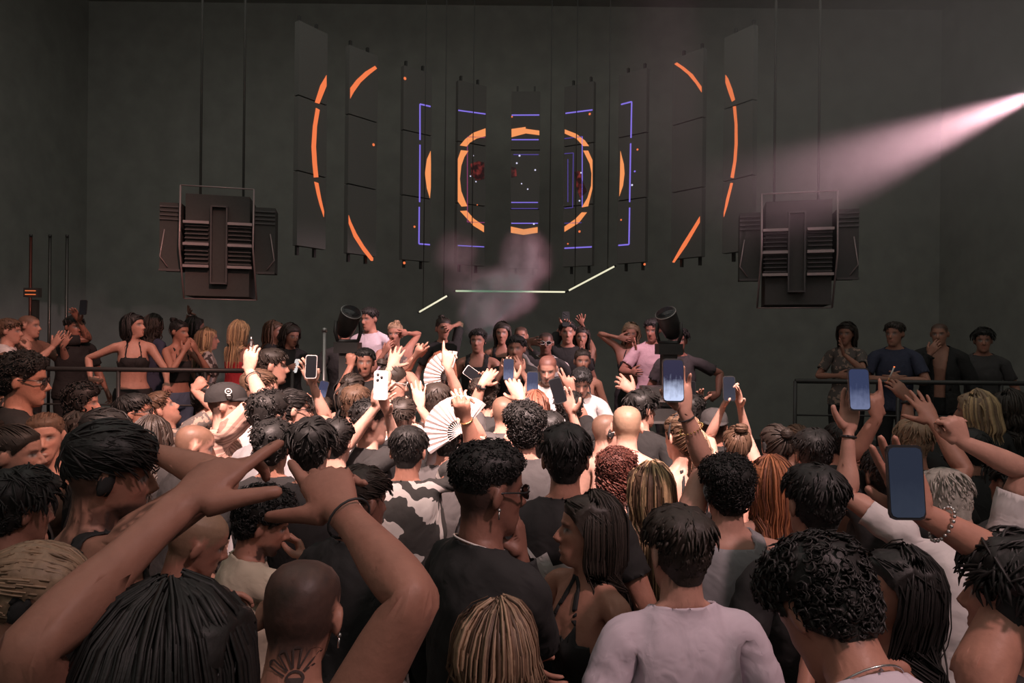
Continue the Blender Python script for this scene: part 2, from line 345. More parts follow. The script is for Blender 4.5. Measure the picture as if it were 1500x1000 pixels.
def adjacency(T, n):
    E = np.vstack([T[:, [0, 1]], T[:, [1, 2]], T[:, [2, 0]]]); E = np.unique(np.sort(E, 1), axis=0)
    deg = np.bincount(E.ravel(), minlength=n).astype(float)
    return E, np.maximum(deg, 1)
def lap(V, A, mask, it=2, lam=.5, along=None):
    E, deg = A
    for _ in range(it):
        S = np.stack([np.bincount(E[:, 0], V[E[:, 1], c], len(V)) + np.bincount(E[:, 1], V[E[:, 0], c], len(V)) for c in range(3)], 1) / deg[:, None]
        D = (S - V) * (lam * mask)[:, None]
        if along is not None: D = along * np.einsum('ij,ij->i', D, along)[:, None]
        V = V + D
    return V
def vnormals(V, T):
    fn = np.cross(V[T[:, 1]] - V[T[:, 0]], V[T[:, 2]] - V[T[:, 0]])
    N = np.stack([sum(np.bincount(T[:, k], fn[:, c], len(V)) for k in range(3)) for c in range(3)], 1)
    return N / np.maximum(np.linalg.norm(N, axis=1, keepdims=True), 1e-12)
def clip(V, T, f, extra=()):
    """part of a triangle mesh where f > 0, cut cleanly along f = 0"""
    V = list(V); n0 = len(V); f = np.asarray(f); ex = [list(e) for e in extra]
    pos = f > 0; cut = {}; out = []
    def mid(a, b):
        k = (min(a, b), max(a, b))
        if k not in cut:
            t = f[a] / (f[a] - f[b]); cut[k] = len(V); V.append(V[a] * (1 - t) + V[b] * t)
            for e in ex: e.append(e[a] * (1 - t) + e[b] * t)
        return cut[k]
    c = pos[T].sum(1)
    out = [tuple(t) for t in T[c == 3]]
    for t in T[(c == 1) | (c == 2)]:
        for r in range(3):
            a, b, d = t[r], t[(r + 1) % 3], t[(r + 2) % 3]
            if pos[a] and not pos[b] and not pos[d]: out.append((a, mid(a, b), mid(a, d))); break
            if not pos[a] and pos[b] and pos[d]:
                m1, m2 = mid(a, b), mid(a, d); out.append((m1, b, d)); out.append((m1, d, m2)); break
    V = np.array(V); out = np.array(out, dtype=int); use = np.unique(out); mp = np.full(len(V), -1); mp[use] = np.arange(len(use))
    return V[use], mp[out], [np.array(e)[use] for e in ex]
def boundary(T):
    E = np.vstack([T[:, [0, 1]], T[:, [1, 2]], T[:, [2, 0]]]); s = np.sort(E, 1)
    u, inv, cnt = np.unique(s, axis=0, return_inverse=True, return_counts=True)
    return E[cnt[inv.ravel()] == 1]
def wob(P, f, seed=0):
    """cheap smooth noise in -1..1"""
    r = np.random.RandomState(seed); o = np.zeros(len(P))
    for k in range(5):
        d = r.normal(size=3) * f * (1 + .6 * k / 4); o += np.sin(P @ d + r.uniform(0, 6.28))
    return o / 3.2
# -------- garments: cut from the template once for each kind and level
def garment_field(kind, P):
    x, y, z = P.T; ax = np.abs(x); armz = z > 1.25
    crew = np.interp(y, [-.07, .08], [1.508, 1.472]) - z
    crew = np.where(ax > .10, .05, crew)
    if kind == 'tee': f = np.minimum.reduce([crew, z - .86, np.where(armz, .375 - ax, .05)])
    elif kind == 'longsleeve': f = np.minimum.reduce([crew, z - .86, np.where(armz, .705 - ax, .05)])
    elif kind == 'jacket':
        f = np.minimum.reduce([crew, z - .82, np.where(armz, .705 - ax, .05), np.where(y > .02, ax - .045 - .03 * ss(1.2, 1.45, z), .05)])
    elif kind == 'tank':
        sc = np.interp(y, [-.06, .07], [1.445, 1.375]) - z                       # scoop between the straps
        strap = np.minimum(ax - .075, .118 - ax)
        f = np.minimum.reduce([z - .86, np.where(z > 1.33, np.maximum(np.minimum(sc, .135 - ax), np.where(z > 1.36, strap, -1)), .05), np.where(z > 1.27, .165 - ax, .05)])
    elif kind == 'bra':
        top = np.interp(y, [-.06, .07], [1.265, 1.315]) - z
        strap = np.where((z > 1.24) & (z < 1.485), .008 - np.abs(ax - .085 + .25 * np.maximum(z - 1.36, 0)), -1)
        f = np.minimum.reduce([z - 1.185, np.maximum(top, strap), np.where(z > 1.27, .14 - ax, .05)])
    elif kind == 'croptop':
        top = np.interp(y, [-.06, .07], [1.34, 1.33]) - z
        strap = np.where((z > 1.26) & (z < 1.485), .010 - np.abs(ax - .085), -1)
        f = np.minimum.reduce([z - 1.10, np.maximum(top, strap), np.where(z > 1.27, .15 - ax, .05)])
    elif kind == 'dress':
        top = np.interp(y, [-.06, .07], [1.32, 1.335]) - z
        f = np.minimum.reduce([z - .62, top, np.where(z > 1.27, .15 - ax, .05)])
    elif kind == 'halter':
        top = np.interp(y, [-.06, .07], [1.16, 1.30]) - z
        strap = np.where((z > 1.1) & (y > 0), .010 - np.abs(ax - .095 + .42 * np.maximum(z - 1.28, 0)), -1)
        f = np.minimum.reduce([z - .90, np.maximum(top, strap), np.where(z > 1.22, .14 - ax, .05), 1.49 - z])
    elif kind == 'trousers': f = np.minimum(.985 - z, z - .07)
    elif kind == 'shorts': f = np.minimum(.985 - z, z - .62)
    elif kind == 'shoes': f = .085 - z
    return f
GC = {}
def garment(kind, lod):
    if (kind, lod) in GC: return GC[kind, lod]
    V, T, N = TEMPL[lod]
    P, F, (NN,) = clip(V, T, garment_field(kind, V), (N,))
    NN = NN / np.maximum(np.linalg.norm(NN, axis=1, keepdims=True), 1e-9)
    A = adjacency(F, len(P)); B = boundary(F)
    GC[kind, lod] = (P, F, NN, A, B, weights(P)); return GC[kind, lod]
BW = {}
def body_w(lod):
    if lod not in BW: BW[lod] = (weights(TEMPL[lod][0]), adjacency(TEMPL[lod][1], len(TEMPL[lod][0])))
    return BW[lod]
LOOSE = {'tee': (.010, .022), 'longsleeve': (.010, .018), 'jacket': (.018, .035), 'tank': (.007, .020), 'bra': (.006, .006), 'croptop': (.006, .008), 'dress': (.007, .018), 'halter': (.006, .010), 'trousers': (.010, .016), 'shorts': (.010, .02), 'shoes': (.012, .012)}
# -------- pose
HANDS = {  # flexion (mcp, pip, dip) for index, middle, ring, pinky; thumb (roll under palm, flex); spread factor
    'open': ([(4, 6, 4), (0, 5, 4), (2, 6, 4), (4, 8, 6)], (5, 5), .9), 'relaxed': ([(18, 28, 16), (24, 32, 18), (28, 36, 20), (30, 38, 22)], (25, 15), -.2),
    'fist': ([(80, 95, 60), (84, 98, 60), (86, 98, 60), (88, 98, 58)], (62, 40), -.6), 'point': ([(2, 4, 3), (78, 95, 55), (84, 96, 58), (86, 96, 58)], (60, 42), -.4),
    'two': ([(2, 4, 3), (6, 6, 4), (80, 96, 58), (84, 96, 58)], (60, 40), .6), 'gun': ([(3, 5, 4), (30, 40, 25), (62, 80, 45), (70, 85, 48)], (-8, 0), .2),
    'horns': ([(2, 4, 3), (80, 95, 55), (82, 95, 55), (4, 6, 4)], (60, 40), 0), 'grip': ([(42, 48, 26), (46, 52, 28), (48, 54, 28), (50, 56, 30)], (55, 22), -.5),
    'phone': ([(4, 12, 8), (6, 14, 10), (8, 16, 12), (10, 22, 14)], (2, 14), .15), 'pinch': ([(42, 46, 22), (32, 40, 20), (24, 34, 18), (18, 28, 14)], (48, 20), .1), 'claw': ([(10, 30, 20), (14, 34, 22), (20, 38, 22), (24, 40, 24)], (10, 12), .8)}
def frame_from(u, h, side):
    """rotation taking rest arm axis (side*X) to u and rest hinge (side*Z) to h"""
    u = unit(u); h = unit(h - u * np.dot(h, u)); w = np.cross(h, u)        # right: X, Z -> Y = Z x X
    B = np.stack([u, w, h], 1)
    R0 = np.stack([(side, 0, 0), np.cross((0, 0, side), (side, 0, 0)), (0, 0, side)], 1)
    return B @ R0.T
def pose_person(spec, J, scl):
    """global rotation + joint position of every bone in the person's own frame; J = joints of this body"""
    G = {}
    lf, ls, tw = spec.get('lean', 0), spec.get('side', 0), spec.get('twist', 0)
    Rp = np.eye(3); Rs = rot((0, 0, 1), tw * .5) @ rot((0, 1, 0), ls * .5) @ rot((1, 0, 0), -lf * .5); Rc = rot((0, 0, 1), tw) @ rot((0, 1, 0), ls) @ rot((1, 0, 0), -lf)
    hy, hp, hr = spec.get('head', (0, 0, 0))
    Rh = rot((0, 0, 1), hy) @ rot((1, 0, 0), hp) @ rot((0, 1, 0), hr)
    qn = Matrix(Rc.tolist()).to_quaternion().slerp(Matrix(Rh.tolist()).to_quaternion(), .5); Rn = np.array(qn.to_matrix())
    G['pelvis'] = (Rp, J['pelvis']); p = J['pelvis'] + Rp @ (J['spine'] - J['pelvis']); G['spine'] = (Rs, p)
    p = p + Rs @ (J['chest'] - J['spine']); G['chest'] = (Rc, p)
    pn = p + Rc @ (J['neck'] - J['chest']); G['neck'] = (Rn, pn); G['head'] = (Rh, pn + Rn @ (J['head'] - J['neck']))
    return G
def pose_arm(G, J, S, target, pole, hand, hdir, palm, scl, shrug=None):
    s = 1 if S == 'R' else -1
    Rc, pc = G['chest']; cl = pc + Rc @ (J[S + 'clav'] - J['chest'])
    v0 = Rc @ (J[S + 'upper'] - J[S + 'clav']); sh0 = cl + v0
    d = unit(target - sh0); up = np.dot(d, Rc @ np.array([0, 0, 1.])); fw = np.dot(d, Rc @ np.array([0, 1., 0]))
    el = 26 * max(0, up) - 4 * max(0, -up) if shrug is None else shrug
    Rcl = Rc @ rot((0, 1, 0), -s * el) @ rot((0, 0, 1), s * 14 * max(0, fw))
    sh = cl + Rcl @ (J[S + 'upper'] - J[S + 'clav'])
    L1 = np.linalg.norm(J[S + 'fore'] - J[S + 'upper']); L2 = np.linalg.norm(J[S + 'hand'] - J[S + 'fore'])
    v = target - sh; D = np.linalg.norm(v); Dm = (L1 + L2) * .995
    if D > Dm: v = v / D * Dm; D = Dm
    D = max(D, abs(L1 - L2) + .06); u = unit(v)
    a = (L1 * L1 - L2 * L2 + D * D) / (2 * D); hgt = math.sqrt(max(L1 * L1 - a * a, 1e-6))
    pl = pole - u * np.dot(pole, u); pl = unit(pl)
    elb = sh + u * a + pl * hgt; wr = sh + u * D
    ua, fa = unit(elb - sh), unit(wr - elb)
    hg = np.cross(ua, fa)
    if np.linalg.norm(hg) < .02: hg = np.cross(ua, -pl)
    hg = unit(hg)
    Ru, Rf = frame_from(ua, hg, s), frame_from(fa, hg, s)
    hd = unit(fa if hdir is None else np.asarray(hdir, float) * 1.0)
    if palm is None:
        Rhd = frame_from(hd, hg, s)
    else:
        pn = np.asarray(palm, float); pn = unit(pn - hd * np.dot(pn, hd))
        w = -pn                                                             # back of the hand = rest +Z
        y = np.cross(w, hd * s) ; Rhd = np.stack([hd * s, y, w], 1)
    # half of the hand's twist along the lower forearm
    hf = Rhd @ np.array([0, 0, 1.]); hf = hf - fa * np.dot(hf, fa); rf = Rf @ np.array([0, 0, 1.])
    ang = math.degrees(math.atan2(np.dot(np.cross(rf, unit(hf)), fa), np.dot(rf, unit(hf))))
    Rt = rot(fa, ang * .62) @ Rf
    G[S + 'clav'] = (Rcl, cl); G[S + 'upper'] = (Ru, sh); G[S + 'fore'] = (rot(fa, ang * .18) @ Rf, elb); G[S + 'twist'] = (Rt, elb); G[S + 'hand'] = (Rhd, wr)
    fl, (troll, tflex), spr = HANDS[hand]
    for f, (m, p, q) in zip(FN, fl):
        ang = FING[f][1]; R = Rhd @ rot((0, 0, 1), s * (-ang) * (1 - max(spr, -.2)) * .9)
        R = R @ rot((0, s, 0), m); P = wr + Rhd @ (J[S + f + '0'] - J[S + 'hand']); G[S + f + '0'] = (R, P)
        P = P + R @ (J[S + f + '1'] - J[S + f + '0']); R = R @ rot((0, s, 0), p); G[S + f + '1'] = (R, P)
        P = P + R @ (J[S + f + '2'] - J[S + f + '1']); R = R @ rot((0, s, 0), q); G[S + f + '2'] = (R, P)
    R = Rhd @ rot((1, 0, 0), -troll); P = wr + Rhd @ (J[S + 'th0'] - J[S + 'hand']); G[S + 'th0'] = (R, P)
    P = P + R @ (J[S + 'th1'] - J[S + 'th0']); R = R @ rot((0, 0, s), -tflex); G[S + 'th1'] = (R, P)
    P = P + R @ (J[S + 'th2'] - J[S + 'th1']); R = R @ rot((0, 0, s), -tflex); G[S + 'th2'] = (R, P)
    return elb, wr
def skin(P, W, G, J):
    M = np.zeros((len(BN), 12))
    for b, i in BI.items():
        R, p = G[b]; M[i, :9] = R.ravel(); M[i, 9:] = p - R @ J[b]
    X = W @ M
    return np.einsum('nij,nj->ni', X[:, :9].reshape(-1, 3, 3), P) + X[:, 9:]
# ---------------------------------------------------------------- the room
def structure(o): o['kind'] = 'structure'; return o
def slab(name, c, d, mat): return structure(MB().box(c, d).build(name, mat))
M_WALL = plain('wall_black_paint', (.33, .33, .305), .8, noise=.25, scale=3, bump=.15)
M_FLOOR = plain('floor_dark', (.05, .047, .045), .5, noise=.3, scale=5)
M_STAGE = plain('stage_black', (.055, .052, .05), .7, noise=.2, scale=8)
M_BLACK = plain('black_metal', (.05, .048, .046), .45, .3)
M_DKPL = plain('black_plastic', (.045, .043, .042), .4)
M_STEEL = plain('brushed_steel', (.45, .42, .41), .35, .85)
slab('floor', (0, 4.5, -.05), (15, 15, .1), M_FLOOR)
slab('wall_back', (0, 12.05, 4), (15, .1, 8), M_WALL)
slab('wall_left', (-7.55, 4.5, 4), (.1, 15, 8), M_WALL)
slab('wall_right', (7.55, 4.5, 4), (.1, 15, 8), M_WALL)
slab('wall_front', (0, -3.05, 4), (15, .1, 8), M_WALL)
slab('ceiling', (0, 4.5, 8.05), (15, 15.2, .1), M_WALL)
GAL, DJZ, RIS = .75, .38, .75
slab('floor_gallery_left', (-4.7, 7.9, GAL / 2), (5.6, 3.6, GAL), M_STAGE)
slab('floor_gallery_right', (5.0, 7.9, GAL / 2), (5.0, 3.6, GAL), M_STAGE)
slab('floor_dj_stage', (.3, 5.85, DJZ / 2), (4.3, 1.2, DJZ), M_STAGE)
slab('floor_back_riser', (.3, 8.1, RIS / 2), (4.3, 3.2, RIS), M_STAGE)
# ---------------------------------------------------------------- LED screen columns behind the stage
ORANGE = plain('led_orange', (.1, .03, .01), .5, emit=(.88, .19, .065), es=1.0); AMBER = plain('led_amber', (.1, .04, .02), .5, emit=(.90, .30, .10), es=1.0)
VIOLET = plain('led_violet', (.03, .02, .1), .5, emit=(.22, .16, .72), es=1.0); VDIM = plain('led_violet_dim', (.03, .02, .1), .5, emit=(.075, .05, .26), es=1.0)
WINE = plain('led_wine', (.05, .01, .02), .5, emit=(.22, .04, .12), es=1.0); STAR = plain('led_star', (.1, .1, .1), .5, emit=(.75, .72, .95), es=1.0)
def nebula_mat():
    m, nt, b = new_mat('led_nebula'); b.inputs['Base Color'].default_value = (.02, .01, .01, 1)
    tc = nt.nodes.new('ShaderNodeTexCoord'); nz = nt.nodes.new('ShaderNodeTexNoise'); nz.inputs['Scale'].default_value = 9; nz.inputs['Detail'].default_value = 6
    nt.links.new(tc.outputs['Object'], nz.inputs['Vector'])
    cr = nt.nodes.new('ShaderNodeValToRGB'); cr.color_ramp.elements[0].position = .45; cr.color_ramp.elements[0].color = (0.01, 0.002, 0.003, 1); cr.color_ramp.elements[1].position = .75; cr.color_ramp.elements[1].color = (.30, .035, .03, 1)
    nt.links.new(nz.outputs['Fac'], cr.inputs['Fac']); nt.links.new(cr.outputs['Color'], b.inputs['Emission Color']); b.inputs['Emission Strength'].default_value = 1
    return m
NEBULA = nebula_mat()
M_LED = plain('led_panel_off', (.16, .156, .148), .8, noise=.15, spec=.2, scale=120)
STRIPS = [(436, 478), (510, 552), (590, 631.5), (670, 711.5), (748, 790.5), (825.5, 868.5), (905, 946), (984, 1028.5), (1059, 1102)]
def led_depth(px): return float(np.interp(abs(px - 768), [0, 20, 80, 158, 238, 313, 345], [10.4, 10.4, 10.08, 9.6, 9.0, 8.3, 8.05]))
GFX = {  # column: [(material, part name, outline seen in the photograph)]
 0: [(ORANGE, 'arc_graphic', [(478, 110), (478, 126), (467.5, 152), (461, 150), (469, 125)]), (ORANGE, 'arc_graphic', [(462.5, 158), (458, 185), (456, 215), (457.5, 240), (459.5, 260), (466, 259.5), (464, 240), (462.5, 215), (464, 185), (468, 161)]), (ORANGE, 'arc_graphic', [(460, 266), (466, 268), (470, 290), (474.5, 310), (474, 318), (468, 300), (464, 285)])],
 1: [(ORANGE, 'arc_graphic', [(512.8, 144.5), (512.8, 129), (522, 117), (535, 105), (549, 96.5), (552, 100.5), (541, 109), (528, 121), (518, 135)]), (ORANGE, 'arc_graphic', [(510.5, 315), (514, 325), (522, 342), (533, 360), (546.5, 378), (546, 382), (543, 382), (531, 367), (518, 347), (510.5, 327)])],
 2: [(AMBER, 'arc_graphic', [(630.6, 221), (625.2, 233), (622.3, 254), (625.2, 276), (629.5, 290.4), (630.8, 275), (631, 240)])],
 3: [(AMBER, 'arc_graphic', [(711, 188), (711, 199.5), (698, 203), (688, 209), (683.5, 214.5), (673.5, 213), (681, 204), (693, 194.5)]), (AMBER, 'arc_graphic', [(675, 220), (686, 221), (680, 230), (675.5, 243), (673.5, 262), (675.5, 280), (681, 294), (684.5, 302), (676, 302.5), (670.5, 295), (670.5, 233)]), (AMBER, 'arc_graphic', [(673.8, 309), (683.5, 308.4), (693.6, 320), (708.7, 330.7), (708.7, 340), (693.6, 330.7)]), (NEBULA, 'glow_graphic', [(689, 240), (700, 236), (709, 238), (709, 262), (698, 264), (690, 256)])],
 4: [(AMBER, 'arc_graphic', [(749.3, 189), (770, 186), (770, 195.5), (749.3, 201)]), (AMBER, 'arc_graphic', [(770, 188.7), (790, 191.4), (790, 198), (770, 195.4)]), (AMBER, 'arc_graphic', [(748.4, 331.8), (767, 335.8), (787.5, 332.5), (787.5, 340.8), (767, 344), (748.4, 340.8)]), (NEBULA, 'glow_graphic', [(749, 244), (756, 246), (757, 258), (749, 260)])],
 5: [(AMBER, 'arc_graphic', [(827.5, 189.6), (844.4, 196), (857, 205.8), (863, 214), (854.5, 214), (844.4, 203), (827.5, 195.7)]), (AMBER, 'arc_graphic', [(854.5, 220.6), (861.7, 220.6), (868, 234.6), (868, 276), (861.7, 302), (852.3, 303.7), (860.6, 290), (866, 272), (866.7, 254), (864, 240)]), (AMBER, 'arc_graphic', [(852.3, 311), (859.9, 311), (848, 326.4), (827, 339.5), (827, 331.8), (842.6, 321)]), (NEBULA, 'glow_graphic', [(842, 252), (850, 250), (852, 262), (860, 280), (850, 290), (844, 272)])],
 6: [(AMBER, 'arc_graphic', [(909, 221), (913.9, 240), (915, 254), (912.8, 272), (907.4, 287.5), (908.5, 254)])],
 7: [(ORANGE, 'arc_graphic', [(988, 94), (992, 91.5), (1003, 99), (1015, 109), (1028, 127), (1028, 135.5), (1019, 122), (1008, 109), (997, 100)]), (ORANGE, 'arc_graphic', [(1025.4, 316.7), (1025.4, 325.7), (1006, 359), (988, 384.7), (985, 384), (999, 359), (1015, 333.6)])],
 8: [(ORANGE, 'arc_graphic', [(1063, 109.5), (1067, 115), (1073, 131), (1077, 146), (1072.5, 149), (1067, 134), (1063, 121)]), (ORANGE, 'arc_graphic', [(1074, 156), (1078.3, 155.4), (1080.5, 182), (1080.8, 211), (1079, 236), (1075, 261), (1070.4, 260), (1074.7, 236), (1076.5, 211), (1076.5, 182)]), (ORANGE, 'arc_graphic', [(1074, 268), (1070.4, 267.7), (1064, 292), (1060.5, 312), (1060.5, 318), (1066, 301)])]}
LINES = {2: [(615, 152.5, 615, 205, 2), (615, 152.5, 630.5, 156, 2), (615, 212, 614.5, 296, 2), (614, 303, 613.5, 357, 2), (613.5, 357, 629.5, 358.3, 2)],
 3: [(670.5, 161.5, 711, 167, 1.8), (670.5, 359.5, 709, 361.5, 1.4), (684.5, 200.5, 684.5, 325, -1.2), (684.5, 200.5, 710.5, 201.5, -1.2), (684.5, 325, 709.5, 326, -1.2)],
 4: [(749.5, 168.7, 790, 168.5, 1.8), (749.5, 204.6, 789, 204.6, 1.6), (752, 226.5, 789, 226.5, 1.2), (749, 296.5, 788, 296.5, 1.4), (749, 305.5, 788, 305.5, -1.2), (749, 327, 788, 327, 1.5)],
 5: [(828.5, 166, 868, 161, 1.9), (827, 363.5, 867, 361.5, 2.0), (827, 203, 853, 200, -1.2), (853, 200, 853, 303, 1.3), (827, 225, 840, 224, 1), (840, 224, 839, 304, 1.2), (827, 305, 839, 304, 1), (832, 233, 832, 296, 1.1), (827, 327, 852, 326, -1)],
 6: [(910, 153, 925.5, 149, 2), (925.5, 149, 924.5, 202, 2), (924, 210, 922.5, 296, 2), (922.5, 304, 921.5, 358, 2), (906, 359.3, 921.5, 358, 2)]}
DOTS = {1: [(547, 212, 2, ORANGE)], 2: [(593, 115, 2.2, ORANGE), (607, 332, 1.6, ORANGE), (592, 385, 2, ORANGE)], 3: [(693, 228, 1, STAR), (689, 258, 1, STAR), (697, 266, 1, STAR), (699, 300, 1, ORANGE)],
 4: [(761, 228, 1.5, STAR), (757, 239, 1.3, STAR), (784, 249, 1.3, STAR), (764, 269, 1, STAR), (773, 277, 1.1, STAR), (782, 328, 1.4, STAR), (750, 171, 1.3, ORANGE)], 5: [(864, 167, 1.8, ORANGE), (849, 339, 1.8, ORANGE), (832, 357, 1.2, ORANGE), (851, 253, 1.2, STAR), (849, 294, 1.2, STAR)],
 6: [(934, 219, 1.5, ORANGE), (930, 251, 1.4, VIOLET), (926, 271, 1.4, STAR), (910, 322, 1.3, ORANGE), (945, 387, 1.8, ORANGE)]}
Z0L = CAM[2] + 1.12
COLW = ['outermost', 'second', 'third', 'fourth', 'central', 'fourth', 'third', 'second', 'outermost']
LLAB = ['LED column with three orange arc pieces next to the speaker over the gallery dancers', 'LED column with two orange arc ends and a single dot between them', 'LED column with tall violet bracket and thin amber crescent facing the smoke', 'LED column with amber half ring and red nebula directly above the smoke plume', 'central LED column with violet bars and short amber arcs above and below', 'LED column with amber half ring and nested violet frames', 'LED column with tall violet bracket above the end of the rising light tube', 'LED column with two orange arc ends and no dot beyond the rising light tube', 'LED column with three orange arc pieces next to the hazy lit speaker']
for i, (xl, xr) in enumerate(STRIPS):
    a = at(xl, 256, led_depth(xl)); b = at(xr, 256, led_depth(xr)); a[2] = b[2] = Z0L
    ux = unit(b - a); n = unit(np.cross(ux, (0, 0, 1.)));  n = n if n[1] < 0 else -n
    wd = np.linalg.norm(b - a); mid = (a + b) / 2
    root = empty('led_column', tuple(mid)); tag(root, LLAB[i], 'screen', 'LED columns behind the stage')
    org = -mid
    for k in range(3):
        MB().box(np.array([0, 0, .9 * k + .445]) - n * .04, (wd, .08, .885), np.stack([ux, -n, (0, 0, 1)], 1)).build('screen_panel', M_LED, root)
    for s in (-.3, .3):
        MB().box(np.array([0, 0, 1.35]) - n * .11 + ux * wd * s, (.03, .04, 2.9), np.stack([ux, -n, (0, 0, 1)], 1)).build('support_bar', M_BLACK, root)
    def on_panel(px, py):
        r = at(px, py, 1.0) - CAM; t = np.dot(a - CAM, n) / np.dot(r, n); q = CAM + r * t - a
        return np.clip(np.dot(q, ux), .002, wd - .002), q[2]
    fr = (a - mid + n * .002, ux, np.array([0, 0, 1.]), n)
    for mat, nm, poly in GFX.get(i, []): MB().prism([on_panel(*q) for q in poly], fr, .004).build(nm, mat, root)
    for x0, y0, x1, y1, wpx in LINES.get(i, []):
        p0, p1 = np.array(on_panel(x0, y0)), np.array(on_panel(x1, y1)); dd = unit(p1 - p0); nn2 = np.array([-dd[1], dd[0]]) * abs(wpx) / 2 * .0098
        MB().prism([p0 - nn2, p1 - nn2, p1 + nn2, p0 + nn2], fr, .004).build('line_graphic', WINE if (wpx < 0 and i == 3) else VDIM if wpx < 1.3 else VIOLET, root)
    for x, y, r, mat in DOTS.get(i, []):
        c = np.array(on_panel(x, y)); MB().prism([c + r * .0098 * np.array([math.cos(q), math.sin(q)]) for q in np.linspace(0, 2 * math.pi, 9)[:-1]], fr, .004).build('dot_graphic', mat, root)
# ---------------------------------------------------------------- light tubes in a zigzag over the stage
TUBE = plain('tube_light', (.5, .5, .45), .4, emit=(.78, .74, .52), es=1.05)
for (p, q, lab) in (((613, 457.5), (656, 432.5), 'short slanting white light tube dipping away from the smoke plume'), ((666, 426), (829, 427.5), 'level white light tube running through the smoke plume'), ((832, 426), (901, 389.5), 'slanting white light tube rising beside the smoke plume')):
    a, b = at(*p, 8.9), at(*q, 8.9); m = (a + b) / 2; root = empty('light_tube', tuple(m)); tag(root, lab, 'tube light', 'zigzag tube lights over the stage')
    u = unit(b - a); L = np.linalg.norm(b - a)
    MB().tube([a - m, b - m], .011, 8).build('glowing_tube', TUBE, root, True)
    for e in (a - m, b - m): MB().tube([e - u * .012, e + u * .012], .014, 8).build('end_cap', M_BLACK, root, True)
    MB().box((0, .03, 0), (L, .03, .03), np.stack([u, (0, 1, 0), np.cross(u, (0, 1, 0))], 1)).build('mounting_rail', M_BLACK, root)
    for s in (-.35, .35): MB().tube([u * L * s + (0, .03, 0), u * L * s + np.array([0, .03, 8 - m[2]])], .006, 6).build('hanging_wire', M_DKPL, root, True)
# ---------------------------------------------------------------- hung loudspeakers
M_EDGE = plain('speaker_edge', (.34, .26, .26), .35, .3); M_SPK = plain('speaker_black', (.075, .073, .07), .9, spec=.15); M_FIN = plain('speaker_fin', (.09, .08, .08), .6, .2); M_WIRE = plain('wire_grey', (.09, .09, .083), .7)
def loudspeaker(label, px, py, d, rz, mirror):
    c = at(px, py, d); root = empty('loudspeaker', tuple(c), rz); tag(root, label, 'loudspeaker', 'loudspeakers hung at the screen sides')
    W, H, D = .66, 1.08, .5; s = mirror
    MB().box((0, D / 2 + .03, -.02), (W - .08, D, H - .1)).build('cabinet', M_SPK, root)
    for x in (-W / 2, W / 2):
        MB().tube([(x, .0, H / 2), (x - .0, -.03, -.04), (x + .03 * s, .05, -H / 2)], .009, 6).build('frame_side', M_EDGE, root, True)
    MB().tube([(-W / 2, 0, H / 2), (W / 2, 0, H / 2)], .007, 6).build('frame_rail', M_EDGE, root, True)
    MB().tube([(-W / 2 + .03 * s, .05, -H / 2), (W / 2 + .03 * s, .05, -H / 2)], .007, 6).build('frame_rail', M_EDGE, root, True)
    m = MB(); hw = .07
    for x in (-hw, hw): m.box((x + .02 * s, -.01, -.02), (.014, .06, .74))
    for z in (-.39, .35): m.box((.02 * s, -.01, z), (2 * hw + .014, .06, .014))
    hp = m.build('horn_frame', M_FIN, root); MB().box((.02 * s, .02, -.02), (2 * hw - .01, .02, .72)).build('horn_throat', M_SPK, hp)
    for sx in (-1, 1):
        for z in (.19, -.02, -.23):
            MB().box((sx * (W / 4 + .03) + .01 * s, -.012, z), (W / 2 - .10, .05, .026)).build('louvre_bar', M_EDGE, root)
        for k in range(10):
            z = .16 - k * .04
            if abs(z + .02) < .02: continue
            MB().box((sx * (W / 4 + .03) + .01 * s, .012, z), (W / 2 - .12, .03, .010)).build('fin', M_FIN, root)
    for sx in (-1, 1):
        bx = sx * (W / 2 + .10)
        b = MB().box((bx, .22, .06), (.19, .30, .64)).build('side_horn', M_SPK, root)
        for z in (.34, .30, .26, .22): MB().box((bx, .065, z), (.19, .02, .014)).build('fin', M_FIN, b)
        MB().tube([(bx + .05 * sx, .06, .12), (bx + .09 * sx, .06, -.14), (bx + .02 * sx, .06, -.24)], .006, 6).build('bracket', M_EDGE, root, True)
        MB().box((bx, .06, -.27), (.19, .05, .02)).build('bracket', M_FIN, root)
    for x in (-.2, .2): MB().tube([(x, .25, H / 2 - .1), (x, .25, 8 - c[2])], .012, 6).build('chain', M_WIRE, root, True)
loudspeaker('dark louvred loudspeaker with lit frame hung over the gallery of dancing women', 318, 356, 6.6, math.radians(14), 1)
loudspeaker('louvred loudspeaker hanging in the pink light haze beside the beam', 1170, 366, 6.4, math.radians(-16), -1)
# ---------------------------------------------------------------- rails, booth, lamps, smoke
def railing(label, x0, x1, y, z0, h, posts):
    root = empty('railing', ((x0 + x1) / 2, y, z0)); tag(root, label, 'railing', 'gallery railings'); w = (x1 - x0) / 2
    MB().tube([(-w, 0, h), (w, 0, h)], .022, 10).build('handrail', M_BLACK, root, True)
    for k in (.35, .7): MB().tube([(-w, 0, h * k), (w, 0, h * k)], .009, 6).build('cross_rail', M_BLACK, root, True)
    for i in range(posts): MB().tube([(-w + 2 * w * i / (posts - 1), 0, 0), (-w + 2 * w * i / (posts - 1), 0, h)], .018, 8).build('post', M_BLACK, root, True)
railing('black tube railing in front of the woman in the red dress', -5.9, -1.98, 6.16, GAL, 1.06, 6)
railing('black tube railing before the dim gallery without dancers close to it', 2.56, 7.2, 6.16, GAL, 1.02, 6)
p = at(474, 600, 5.9); r = empty('rail_pole', (p[0], p[1], 0)); tag(r, 'slim upright metal pole beside the man with raised fist', 'pole')
